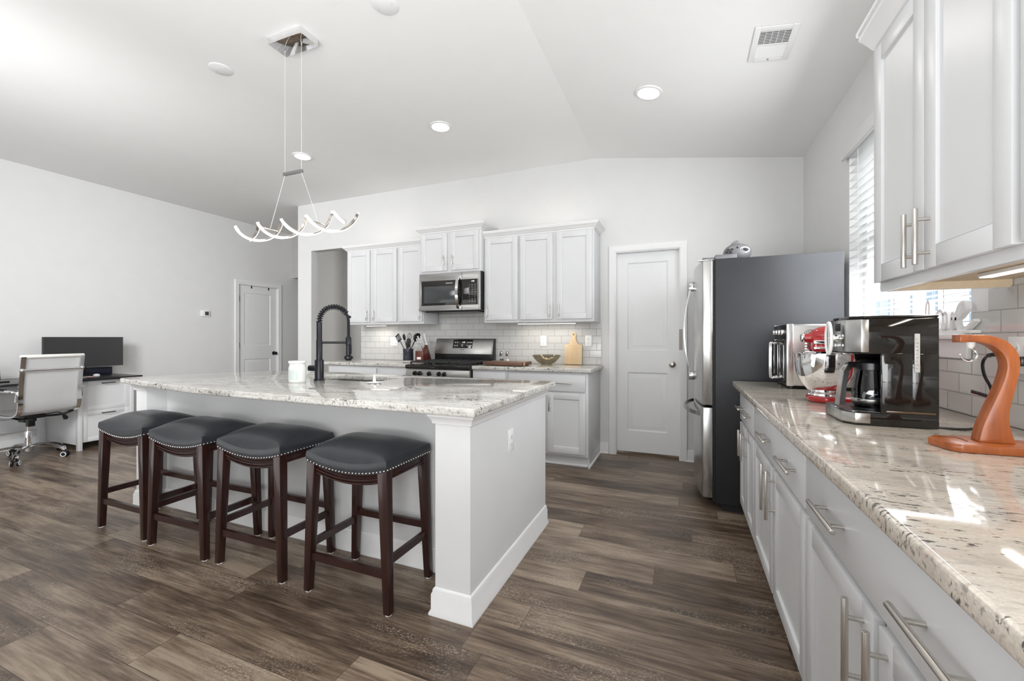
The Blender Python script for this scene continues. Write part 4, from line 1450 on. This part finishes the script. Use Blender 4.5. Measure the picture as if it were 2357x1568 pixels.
HP = [(-.004, .012), (.0, .019), (.012, .021), (.024, .024), (.036, .040), (.060, .053), (.10, .060), (.16, .063), (.23, .062), (.29, .055), (.33, .042), (.352, .022), (.36, .002)]
part('motor_head', MB().lathe([(0, -.004)] + [(r_, z) for z, r_ in HP] + [(0, .353)], (0, 0, 0), 36).xf(T(.508, yc_, 1.198) @ RY(90) @ Matrix.Diagonal((.92, 1.0, 1.0, 1))), M_RED, mx)
part('lower_housing', MB().box((.532, yc_ - .058, 1.136), (.84, yc_ + .058, 1.200), .012, 3), M_RED, mx)
bnd = part('trim_band', MB().box((.534, yc_ - .0592, 1.170), (.83, yc_ + .0592, 1.187), .002).box((.534, yc_ - .0588, 1.147), (.83, yc_ + .0588, 1.158), .002), M_CHROME, mx)
part('logo', text_mb('KitchenAid', .016, T(.592, yc_ - .0597, 1.1785) @ FRONT), M_DARK, bnd)
part('hub_cover', MB().cyl((.498, yc_, 1.198), (.512, yc_, 1.198), .018, n=20, bev=.002), M_CHROME, mx)
part('beater_shaft', MB().cyl((.585, yc_, 1.145), (.585, yc_, 1.02), .010).cyl((.585, yc_, 1.148), (.585, yc_, 1.118), .030, .026), M_CHROME, mx)
part('mixing_bowl', MB().lathe([(0, .957), (.045, .957), (.062, .966), (.085, .995), (.103, 1.035), (.109, 1.075), (.110, 1.125), (.1135, 1.127), (.1135, 1.130), (.108, 1.130), (.107, 1.075), (.10, 1.035), (.083, .998), (.055, .966), (0, .962)], (.585, yc_, 0), 48), M_CHROME, mx)
part('bowl_foot', MB().lathe([(.058, .943), (.062, .943), (.060, .950), (.050, .957), (.048, .962)], (.585, yc_, 0), 36), M_CHROME, mx)

cm = thing('coffee_maker', 'big glossy black coffee maker with brushed steel front and carafe bay', 'coffee maker', (.62, 1.80, .914))
cy0, cy1 = 1.692, 1.925
def cham(x0, x1, c):                                      # plan with two clipped front corners
    return [(x0, cy0 + c), (x0 + c * .9, cy0), (x1, cy0), (x1, cy1), (x0 + c * .9, cy1), (x0, cy1 - c)]
part('base_foot', MB().prism(cham(.494, .731, .030), .916, .957, .003), M_GLOSS, cm)
part('rear_tank', MB().box((.664, cy0, .955), (.731, cy1, 1.15), .003), M_GLOSS, cm)
for ya, yb in ((cy0, cy0 + .008), (cy1 - .008, cy1)):
    part('side_wall', MB().box((.588, ya, .955), (.668, yb, 1.15), .002), M_GLOSS, cm)
part('head', MB().prism(cham(.506, .731, .034), 1.146, 1.262, .004).prism(cham(.514, .7305, .034), 1.262, 1.2705, .004), M_GLOSS, cm)
part('warming_plate', MB().lathe([(0, .956), (.058, .956), (.058, .961), (0, .961)], (.602, 1.808, 0), 32).prism([(.50, cy0 + .026), (.59, cy0 + .006), (.59, cy1 - .006), (.50, cy1 - .026)], .9565, .9585), M_BLACK, cm)
st_ = MB()
st_.prism([(.4925, cy0 + .030), (.5205, cy0 - .0015), (.560, cy0 - .0015), (.560, cy0 + .002), (.523, cy0 + .002), (.4955, cy0 + .031), (.4955, cy1 - .031), (.4925, cy1 - .030)], .922, .954, .0006)
part('base_band', st_, M_STEELV, cm)
fp = MB()
fp.prism([(.5045, cy0 + .033), (.536, cy0 - .0015), (.556, cy0 - .0015), (.556, cy0 + .002), (.538, cy0 + .002), (.5075, cy0 + .034), (.5075, cy1 - .034), (.5045, cy1 - .033)], 1.152, 1.258, .0006)
pnl = part('front_panel', fp, M_STEELV, cm)
part('clock_window', MB().box((.5032, 1.775, 1.222), (.505, 1.825, 1.248), .0006), M_DARK, pnl)
for y in (1.755, 1.785, 1.815, 1.845):
    for z in (1.172, 1.205):
        part('button', MB().cyl((.505, y, z), (.5015, y, z), .006, n=14), M_CHROME, pnl)
kn = part('dial', MB().cyl((.505, 1.80, 1.197), (.487, 1.80, 1.197), .013, n=20, bev=.002), M_CHROME, cm)
part('dial_ring', MB().tube([(.478, 1.80 + .030 * math.cos(a), 1.197 + .055 * math.sin(a)) for a in [2 * PI * i / 32 for i in range(32)]], .005, 8, True).cyl((.488, 1.80, 1.197), (.476, 1.80, 1.197), .004, n=8).box((.4765, 1.7985, 1.15), (.4795, 1.8015, 1.245)), M_WHITEP, kn)
part('dial_disc', MB().lathe([(0, 0), (.029, 0), (.029, .002), (0, .002)], (0, 0, 0), 28).xf(T(.480, 1.80, 1.197) @ RY(90) @ Matrix.Diagonal((1.85, 1, 1, 1))), plain('grey_disc', (.13, .135, .135), .3), kn)
wg = part('water_gauge', MB().box((.670, cy0 - .004, 1.090), (.684, cy0 + .001, 1.212), .003, 3), plain('gauge_window', (.50, .50, .48), .2), cm)
mb = MB()
for i in range(9):
    mb.box((.673, cy0 - .0046, 1.102 + i * .0115), (.677 + .003 * (i % 2), cy0 - .0038, 1.1028 + i * .0115))
part('gauge_marks', mb, M_DARK, wg)
part('side_ridge', MB().box((.60, cy0 - .003, .960), (.722, cy0 + .001, .966), .001), plain('amber_ridge', (.10, .06, .035), .15), cm)
cg = thing('carafe', 'glass coffee carafe with steel and black handle inside the coffee maker', 'carafe', (.545, 1.808, .961))
CX = .602
part('glass_pot', MB().lathe([(0, .9625), (.045, .9625), (.052, .968), (.055, .985), (.054, 1.03), (.046, 1.075), (.040, 1.10), (.041, 1.108)], (CX, 1.808, 0), 40), M_CARAFE, cg)
part('collar', MB().lathe([(.042, 1.088), (.046, 1.09), (.046, 1.112), (.042, 1.116), (.030, 1.124), (0, 1.126)], (CX, 1.808, 0), 32), M_BLACK, cg)
part('measuring_band', MB().lathe([(.0535, .976), (.0562, .980), (.0562, .990), (.0545, .992)], (CX, 1.808, 0), 36), M_STEELV, cg)
hpath = [(CX - .042, 1.80, 1.105), (CX - .068, 1.79, 1.106), (CX - .082, 1.785, 1.085), (CX - .090, 1.782, 1.03), (CX - .095, 1.780, .99), (CX - .096, 1.780, .968)]
part('handle', MB().sweep(hpath, [(-.010, -.009), (.010, -.009), (.010, .009), (-.010, .009)], up=(1, .2, 0)), M_BLACK, cg, 50)
part('handle_plate', MB().sweep([Vector(p) + Vector((-.010, -.004, 0)) for p in hpath[1:]], [(-.012, -.0015), (.012, -.0015), (.012, .0015), (-.012, .0015)], up=(1, .2, 0)), M_STEELV, cg, 50)

pc = thing('power_cord', 'black cord running from the coffee maker and looped with a twist tie', 'cord', (.80, 1.72, .918))
pts = smooth([(.733, 1.712, .92), (.774, 1.703, .919), (.829, 1.732, .919), (.885, 1.80, .925), (.90, 1.822, .958), (.90, 1.826, .978), (.90, 1.796, 1.003), (.90, 1.788, 1.02), (.90, 1.801, 1.046), (.90, 1.826, 1.075), (.90, 1.837, 1.108), (.90, 1.826, 1.132), (.90, 1.792, 1.146), (.93, 1.77, 1.146), (.955, 1.77, 1.13)])
part('cable', MB().tube(pts, .0042, 8), M_BLACK, pc)
part('strain_relief', MB().tube([(.90, 1.805, 1.143), (.90, 1.79, 1.147), (.915, 1.775, 1.147)], .0075, 10).box((.945, 1.755, 1.112), (.976, 1.785, 1.142), .006), M_BLACK, pc)
part('twist_tie', MB().box((.897, 1.80, 1.006), (.903, 1.893, 1.018), .002, M=T(.9, 1.80, 1.01) @ RX(4) @ T(-.9, -1.80, -1.01)), M_BLACK, pc)
part('plug_prong_cover', MB().cyl((.977, 1.77, 1.125), (.962, 1.77, 1.125), .014), M_BLACK, pc)

hs = thing('hook_stand', 'orange wooden hook stand with curved neck on the counter', 'stand', (.70, 1.44, .914))
part('base_plate', MB().prism([(.607, 1.462), (.622, 1.395), (.640, 1.382), (.835, 1.388), (.835, 1.50), (.70, 1.52), (.635, 1.50)], .9145, .934, .003), M_CHERRY, hs)
SO = [(0.765, 0.934), (0.756, 0.971), (0.753, 0.997), (0.755, 1.024), (0.763, 1.064), (0.771, 1.108), (0.773, 1.141), (0.768, 1.163), (0.756, 1.183), (0.737, 1.198), (0.712, 1.206), (0.687, 1.207), (0.66, 1.207)]
SI = [(0.66, 1.187), (0.687, 1.188), (0.707, 1.186), (0.725, 1.177), (0.742, 1.158), (0.749, 1.134), (0.747, 1.11), (0.737, 1.071), (0.721, 1.026), (0.704, 0.973), (0.697, 0.934)]
so = [tuple(p) for p in smooth(SO, 4)]
si = [tuple(p) for p in smooth(SI, 4)]
part('curved_neck', MB().prism(so + si, -1.472, -1.435, .002, M=RX(90)), M_CHERRY, hs, 30)
part('hook', MB().tube(smooth([(.690, 1.455, 1.187), (.689, 1.455, 1.176), (.697, 1.453, 1.166), (.700, 1.450, 1.152), (.694, 1.448, 1.143), (.684, 1.447, 1.138), (.673, 1.447, 1.142), (.666, 1.447, 1.156)], 4), .0021, 8), M_CHROME, hs)
part('hook_cup', MB().lathe([(0, 1.188), (.009, 1.188), (.008, 1.178), (.004, 1.172), (0, 1.171)], (.690, 1.455, 0), 18), M_WHITEP, hs)
part('carved_line', MB().tube([(.634, 1.473, .9342), (.673, 1.480, .9342), (.673, 1.43, .9342)], .0011, 6), plain('burnt_line', (.10, .02, .008), .7), hs)

# ------------------------------------------------------------------ desk corner
dk = thing('desk', 'white desk with a black top and file drawers along the far wall', 'desk', (-6.2, 2.0, 0))
part('desk_top', MB().box((XL + .012, 1.20, .738), (-5.835, 2.90, .762), .003), M_BLACK, dk)
fxf = -5.905
part('cabinet_side', MB().box((XL + .03, 2.362, .06), (fxf - .01, 2.385, .738), .001), M_CAB, dk)
part('cabinet_box', MB().box((XL + .03, 2.385, .08), (fxf - .004, 2.84, .738)), M_CAB, dk)
for y in (2.358, 2.806):
    part('corner_post', MB().box((fxf - .03, y, 0), (fxf + .014, y + .036, .738), .002).box((XL + .03, y, 0), (XL + .065, y + .036, .738), .002), M_CAB, dk)
for z0, z1 in ((.085, .405), (.412, .730)):
    d = part('drawer_front', shaker(.405, z1 - z0, .018, .042, .006).xf(T(fxf, 2.398, z0) @ RZ(90)), M_CAB, dk)
    part('handle', MB().tube([(fxf + .019, 2.552, z1 - .028), (fxf + .036, 2.557, z1 - .028), (fxf + .036, 2.662, z1 - .028), (fxf + .019, 2.667, z1 - .028)], .005, 8), M_BLACKM, d)
part('back_rail', MB().box((XL + .035, 1.20, .19), (XL + .055, 2.362, .33), .002).box((XL + .035, 1.20, .60), (XL + .055, 2.362, .738), .002), M_CAB, dk)
part('apron', MB().box((-6.42, 1.20, .64), (-6.40, 2.362, .738), .002), M_CAB, dk)
part('back_post', MB().box((XL + .03, 2.30, 0), (XL + .07, 2.362, .738), .002), M_CAB, dk)

mo = thing('monitor', 'wide dark computer monitor standing on the black desk top', 'monitor', (-6.36, 2.60, .762))
def scr(u, v, s=0.0):
    y = 2.265 + .690 * u
    return Vector((-6.37 - .02 * (1 - (2 * u - 1) ** 2) + s, y, .862 + .343 * v))
mb = MB().surf(lambda u, v: scr(u, v, .018), 21, 2)
part('screen', mb, M_SCREEN, mo)
pr_ = [(-.020, 0), (.016, 0), (.016, .343), (-.020, .343)]
part('bezel', MB().sweep([scr(i / 20, 0) for i in range(21)], [(a, b) for a, b in ((-.017, 0), (.014, 0), (.014, .343), (-.017, .343))]), M_BLACK, mo)
part('stand_neck', MB().box((-6.405, 2.575, .766), (-6.385, 2.625, .98), .003), M_BLACK, mo)
part('stand_foot', MB().box((-6.43, 2.48, .7625), (-6.30, 2.72, .772), .003), M_BLACK, mo)
sp = solo('soundbar', MB().box((-6.52, 2.36, .7625), (-6.455, 2.90, .845), .006), plain('navy_black', (.012, .014, .03), .4), 'low black speaker bar lying on the desk under the monitor', 'speaker', origin=(-6.49, 2.63, .7625))
ms = thing('computer_mouse', 'white computer mouse by the monitor foot', 'mouse', (-6.13, 2.61, .762))
part('mouse_shell', MB().sphere((-6.13, 2.61, .772), .030, (1.3, .95, .62), 20), M_WHITEP, ms)
part('mouse_base', MB().lathe([(0, .7625), (.027, .7625), (.028, .768), (0, .770)], (-6.13, 2.61, 0), 24), M_BLACK, ms)
solo('note_paper', MB().box((-6.17, 2.50, .7625), (-6.02, 2.575, .7665), .0008), plain('pinkish_paper', (.62, .42, .38), .6), 'small pinkish note pad on the desk beside the white mouse', 'note pad', origin=(-6.1, 2.54, .7625))
solo('paper_sheet', MB().box((-6.10, 2.24, .7625), (-5.96, 2.46, .764)), plain('pale_paper', (.6, .6, .58), .6), 'pale sheet of paper on the black desk half hidden by the chair', 'paper', origin=(-6.03, 2.35, .7625))
lp = thing('laptop', 'black laptop at the picture edge on the desk behind the chair', 'laptop', (-6.2, 1.75, .762))
part('keyboard_half', MB().box((-6.28, 1.58, .7625), (-6.06, 1.93, .778), .003), M_BLACK, lp)
part('screen_half', MB().box((-6.30, 1.58, .775), (-6.285, 1.94, .92), .003, M=T(-6.29, 0, .775) @ RY(-8) @ T(6.29, 0, -.775)), M_BLACK, lp)

# ------------------------------------------------------------------ office chair (its back to the room)
oc = thing('office_chair', 'white office chair with chrome frame and wheels turned to the desk', 'chair', (-6.0, 2.03, 0), math.radians(8))
def L(x, y, z): return Vector((x, y, z))
def pc_(name, mb, mat, parent, angle=35): return part(name, mb, mat, parent, angle, world=False)
# local frame: the sitter looks to -X; the back is at +X
side = [(.27, .475), (.30, .50), (.315, .56), (.318, .65), (.330, .78), (.345, .90), (.365, 1.02)]
seat_line = [(-.24, .455), (-.22, .475), (-.10, .470), (.05, .462), (.18, .458), (.25, .465)]
prof_ = [Vector((x, z)) for x, z in seat_line + side]
sm = smooth(prof_, 5)
mb = MB()
tb = bmesh.new()
rows_ = []
for p in sm:
    rows_.append([tb.verts.new((p.x, -.215 + .43 * i / 8, p.y)) for i in range(9)])
for A, B in zip(rows_, rows_[1:]):
    for i in range(8):
        tb.faces.new((A[i], A[i + 1], B[i + 1], B[i]))
r = bmesh.ops.solidify(tb, geom=tb.faces[:], thickness=.012)
sling = pc_('sling_seat', mb.add(tb), plain('white_leatherette', (.80, .80, .80), .35, var=.02), oc, 60)
pc_('top_roll', MB().cyl((.366, -.235, 1.022), (.366, .235, 1.022), .017, bev=.004), plain('white_piping', (.78, .77, .73), .4), oc)
for s in (-1, 1):
    pc_('side_rail', MB().sweep([(p.x + .012, s * .218, p.y) for p in sm], [(-.018, -.006), (.018, -.006), (.018, .006), (-.018, .006)], up=(0, 0, 1)), M_CHROME, oc, 50)
    arm = pc_('armrest', MB().tube(smooth([(.318, s * .235, .685), (.30, s * .262, .70), (.20, s * .275, .705), (.0, s * .275, .705), (-.10, s * .275, .69), (-.13, s * .272, .63), (-.10, s * .262, .52), (-.02, s * .245, .468)], 5), .011, 10), M_CHROME, oc)
    pc_('arm_pad', MB().sweep([(.22, s * .275, .716), (.10, s * .275, .719), (-.06, s * .275, .716)], [(-.022, -.006), (.022, -.006), (.022, .006), (-.022, .006)]), M_BLACK, arm)
    pc_('rail_clamp', MB().box((.306, s * .232 - .014, .60), (.334, s * .232 + .014, .70), .004), M_CHROME, oc)
pc_('cross_bar', MB().cyl((.366, -.222, .895), (.366, .222, .895), .0115).sphere((.364, -.222, .895), .018).sphere((.364, .222, .895), .018), M_CHROME, oc)
pc_('tilt_mechanism', MB().box((-.10, -.075, .405), (.13, .075, .445), .012).box((-.06, -.045, .365), (.045, .045, .41), .008).box((.06, -.05, .33), (.11, .0, .41), .006), M_BLACK, oc)
pc_('under_frame', MB().tube(smooth([(.235, -.222, .455), (.2, -.15, .425), (.10, -.06, .418), (.10, .06, .418), (.2, .15, .425), (.235, .222, .455)], 5), .011, 8).tube([(-.16, -.222, .457), (-.10, -.06, .418), (-.10, .06, .418), (-.16, .222, .457)], .011, 8), M_BLACKM, oc)
lv = pc_('height_lever', MB().tube(smooth([(.05, .05, .42), (.07, .14, .432), (.07, .20, .430), (.075, .23, .40)], 4), .0045, 8), M_BLACKM, oc)
pc_('lever_paddle', MB().prism([(-.012, .03), (.012, .03), (.022, -.02), (0, -.035), (-.022, -.02)], -.005, .005, .002, M=T(.076, .245, .375) @ RX(25) @ RZ(0) @ RX(90) @ Matrix.Rotation(PI / 2, 4, 'Y')), M_BLACK, lv)
pc_('gas_column', MB().cyl((0, 0, .27), (0, 0, .38), .0145).cyl((0, 0, .10), (0, 0, .275), .026, bev=.002), M_CHROME, oc)
pc_('hub', MB().lathe([(0, .075), (.036, .078), (.040, .12), (.028, .135), (0, .135)], n=24), M_CHROME, oc)
for i in range(5):
    a = math.radians(-42 + 72 * i)
    d = Vector((math.cos(a), math.sin(a), 0))
    sd = Vector((-d.y, d.x, 0))
    pts = [d * .02 + Vector((0, 0, .118)), d * .10 + Vector((0, 0, .128)), d * .19 + Vector((0, 0, .120)), d * .26 + Vector((0, 0, .095)), d * .295 + Vector((0, 0, .068))]
    pc_('star_leg', MB().sweep(smooth(pts, 4), [(-.016, -.009), (.016, -.009), (.019, .003), (.010, .011), (-.010, .011), (-.019, .003)]), M_CHROME, oc, 50)
    cst = pc_('caster', MB().box((-.022, -.012, .0), (.022, .012, .026), .006, M=T(d.x * .295, d.y * .295, .042) @ Matrix.Rotation(a, 4, 'Z')).cyl(d * .295 + Vector((0, 0, .05)), d * .295 + Vector((0, 0, .075)), .007), M_BLACK, oc)
    for s in (-1, 1):
        c0 = d * .295 + sd * (s * .012) + Vector((0, 0, .029))
        wl = pc_('wheel', MB().cyl(c0, c0 + sd * (s * .016), .0285, n=24, bev=.004), M_BLACK, cst)
        pc_('wheel_rim', MB().tube([c0 + sd * (s * .0165) + (d * math.cos(t_) + Vector((0, 0, 1)) * math.sin(t_)) * .021 for t_ in [2 * PI * j / 24 for j in range(24)]], .0038, 6, True), M_WHITEP, wl)

th = thing('thermostat', 'small white thermostat with a dark screen on the far wall near the closet door', 'thermostat', (XL, 4.08, 1.56))
part('thermostat_case', MB().box((XL + .0, 4.02, 1.515), (XL + .024, 4.14, 1.605), .006), M_WHITEP, th)
part('screen', MB().box((XL + .0235, 4.068, 1.532), (XL + .0255, 4.122, 1.588), .001), plain('thermostat_lcd', (.06, .06, .065), .3), th)

# ------------------------------------------------------------------ pendant lamp over the island
PXm, PY = -2.272, 1.922
ch = thing('pendant_lamp', 'LED double helix pendant lamp hanging over the island on thin wires', 'lamp', (PXm, PY, ZC))
can = part('canopy', MB().box((PXm - .139, PY - .067, ZC - .042), (PXm + .139, PY + .067, ZC - .0005), .002), M_CHROME, ch)
part('canopy_screw', MB().sphere((PXm - .09, PY - .068, ZC - .02), .004, n=8).sphere((PXm - .0, PY - .068, ZC - .02), .004, n=8).cyl((-2.343, PY, ZC - .055), (-2.343, PY, ZC - .042), .005, n=10).cyl((-2.201, PY, ZC - .055), (-2.201, PY, ZC - .042), .005, n=10), M_CHROME, can)
M_WIRE = plain('wire', (.72, .72, .70), .4)
for x in (-2.343, -2.201):
    part('suspension_wire', MB().cyl((x, PY, 2.235), (x, PY, ZC - .045), .0012, n=6), M_WIRE, ch)
part('spreader_bar', MB().box((-2.352, PY - .009, 2.228), (-2.192, PY + .009, 2.246), .002), plain('grey_metal', (.22, .22, .22), .4, .5), ch)
HX0, HX1, HZ, HR = -2.765, -1.790, 1.893, .056
PER = .425
for x0, x1 in ((-2.343, -2.475), (-2.201, -2.062)):
    part('suspension_wire', MB().cyl((x0, PY, 2.230), (x1, PY, HZ + .012), .0012, n=6), M_WIRE, ch)
    part('cross_bar', MB().box((x1 - .008, PY - .055, HZ + .001), (x1 + .008, PY + .055, HZ + .009), .001), M_NICKEL, ch)
for k, (xa, xb, ph) in enumerate(((-2.755, -1.805, 0.0), (-2.735, -1.785, PI))):
    NN = 96
    th0 = 2 * PI / PER
    def hel(x, r):
        a = th0 * (x + 2.375) + ph                       # a = 0 at the top of a turn
        return Vector((x, PY - r * math.sin(a), HZ + r * math.cos(a)))
    for nm, ra, rb, wd, mat in (('light_strip', HR - .001, HR + .006, .0075, E_LED), ('metal_strip', HR - .008, HR - .001, .0085, M_NICKEL)):
        tb = bmesh.new()
        rings = []
        for i in range(NN + 1):
            x = xa + (xb - xa) * i / NN
            d = (hel(x + .001, HR) - hel(x - .001, HR)).normalized()
            a = th0 * (x + 2.375) + ph
            rad = Vector((0, -math.sin(a), math.cos(a)))
            sd = d.cross(rad).normalized()
            c0 = Vector((x, PY, HZ))
            rings.append([tb.verts.new(c0 + rad * r_ + sd * s_) for r_, s_ in ((ra, -wd), (rb, -wd), (rb, wd), (ra, wd))])
        for A, B in zip(rings, rings[1:]):
            for j in range(4):
                tb.faces.new((A[j], A[(j + 1) % 4], B[(j + 1) % 4], B[j]))
        tb.faces.new(rings[0][::-1]); tb.faces.new(rings[-1])
        bmesh.ops.recalc_face_normals(tb, faces=tb.faces)
        part(nm, MB().add(tb), mat, ch, 50)


def bulb(name, loc, power, parent, size=.12, kind='AREA', color=(1, .96, .9), rot=None, size_y=None, spread=None):
    l = bpy.data.lights.new(name, kind)
    l.energy = power
    l.color = color
    if kind == 'AREA':
        if size_y:
            l.shape = 'RECTANGLE'
            l.size_y = size_y
        else:
            l.shape = 'DISK'
        l.size = size
        if spread:
            l.spread = spread
    else:
        l.shadow_soft_size = size
    o = bpy.data.objects.new(name, l)
    COL.objects.link(o)
    o.parent = parent
    o.location = Vector(loc) - ROOT_LOC[parent.name]
    if rot is not None:
        o.rotation_euler = rot
    return o


# ------------------------------------------------------------------ things on the ceiling
def downlight(label, x, y):
    z = ceil_z(x)
    R = T(x, y, z) @ (RY(math.degrees(math.atan(SLOPE))) if x > RIDGE else Matrix())
    r = thing('downlight', label, 'ceiling light', (x, y, z), group='lit round ceiling lights')
    part('trim_ring', MB().lathe([(.070, -.004), (.078, -.0105), (.094, -.008), (.098, -.0005), (.070, -.0005)], n=40).xf(R), M_TRIM, r)
    part('lens', MB().lathe([(0, -.012), (.05, -.0115), (.068, -.008), (.072, -.002), (0, -.002)], n=36).xf(R), E_LENS, r)
    bulb('downlight_bulb', (x, y, z - .03), 2.8, r, .13)
downlight('lit round ceiling light towards the air vent and fridge', -.232, 3.20)
downlight('lit round ceiling light in line with the microwave', -2.00, 3.215)
downlight('lit round ceiling light seen between the lamp wires', -3.65, 3.20)
for x, y, lab in ((-2.996, 1.947, 'blank round white cover plate on the ceiling on the desk side of the pendant lamp'), (-1.558, 1.925, 'blank round white cover plate on the ceiling at the top picture edge')):
    r = thing('ceiling_cover_plate', lab, 'cover plate', (x, y, ZC), group='blank ceiling plates')
    part('plate_disc', MB().lathe([(0, -.008), (.066, -.008), (.072, -.004), (.073, -.0005), (0, -.0005)], n=40).xf(T(x, y, ZC)), M_TRIM, r)
    part('screws', MB().sphere((x - .045, y, ZC - .008), .0035, n=8).sphere((x + .045, y, ZC - .008), .0035, n=8), M_NICKEL, r)

vx, vy = .470, 2.768
vz = ceil_z(vx)
RV = T(vx, vy, vz) @ RY(math.degrees(math.atan(SLOPE)))
av = thing('air_vent', 'white slotted air vent in the sloping ceiling', 'vent', (vx, vy, vz))
mb = MB().box((-.105, -.155, -.009), (-.075, .155, -.0005), .002).box((.075, -.155, -.009), (.105, .155, -.0005), .002).box((-.075, -.155, -.009), (.075, -.120, -.0005), .002).box((-.075, .120, -.009), (.075, .155, -.0005), .002).box((-.075, -.006, -.008), (.075, .006, -.0005), .001)
part('vent_frame', mb.xf(RV), M_TRIM, av)
mb = MB()
for i in range(9):
    mb.box((-.075, -.0042, -.0012), (.075, .0042, .0012), M=T(0, -.113 + i * .0130, -.005) @ RX(50))
    mb.box((-.075, -.0066, -.0010), (.075, .0066, .0010), M=T(0, .014 + i * .0120, -.005) @ RX(-20))
part('louvres', mb.xf(RV), M_TRIM, av)
part('dark_duct', MB().box((-.076, -.121, -.0016), (.076, .0, -.0006)).xf(RV), M_DARK, av)
part('divider_bars', MB().box((-.046, -.12, -.0065), (-.0435, 0, -.002)).box((-.016, -.12, -.0065), (-.0135, 0, -.002)).box((.0135, -.12, -.0065), (.016, 0, -.002)).box((.0435, -.12, -.0065), (.046, 0, -.002)).xf(RV), M_TRIM, av)
part('damper_lever', MB().box((-.004, .124, -.016), (.004, .132, -.008), .001).xf(RV), M_NICKEL, av)


# ------------------------------------------------------------------ cabinet lighting
def light_bar(label, a, b, power, owner=None):
    """a thing under a cabinet, or (owner given) a part on top of its cabinet shining up"""
    a, b = Vector(a), Vector(b)
    c = (a + b) / 2
    s = b - a
    if owner is None:
        r = thing('cabinet_light', label, 'light bar', c, group='slim LED bars under the cabinets')
        h = part('bar_housing', MB().box(a, b, .003), M_TRIM, r)
    else:
        r = owner
        h = part('light_bar', MB().box(a, b, .003), M_TRIM, r)
    z = b.z + .0012 if owner else a.z - .0012
    e = .004
    part('bar_lens', MB().box((a.x + e, a.y + e, z - .001), (b.x - e, b.y - e, z + .001)), E_BAR, r if owner is None else h)
    bulb('bar_lamp', (c.x, c.y, z + (.008 if owner else -.008)), power, r, s.x - .01, 'AREA', (1, .95, .87), (PI if owner else 0, 0, 0), s.y - .006)
light_bar('slim light bar under the wall cabinet by the hall opening', (-3.72, 4.22, 1.345), (-3.42, 4.25, 1.3565), .8)
light_bar('slim light bar under the wall cabinets over the glass bowl', (-1.66, 4.22, 1.345), (-1.02, 4.25, 1.3565), 1.3)
light_bar('slim glowing light bar under the wall cabinet over the orange stand', (.80, 1.20, 1.376), (.835, 1.66, 1.3875), 1.0)
light_bar('', (-3.70, 4.16, 2.2755), (-3.14, 4.19, 2.287), .3, cab_hall)
light_bar('', (-1.55, 4.16, 2.2755), (-.95, 4.19, 2.287), .36, cab_pantry)
light_bar('', (-2.60, 4.16, 2.3755), (-2.14, 4.19, 2.387), .16, cab_mid)
bulb('pendant_glow', (PXm, PY, HZ), 3, ch, .3, 'POINT', (1, .98, .95))
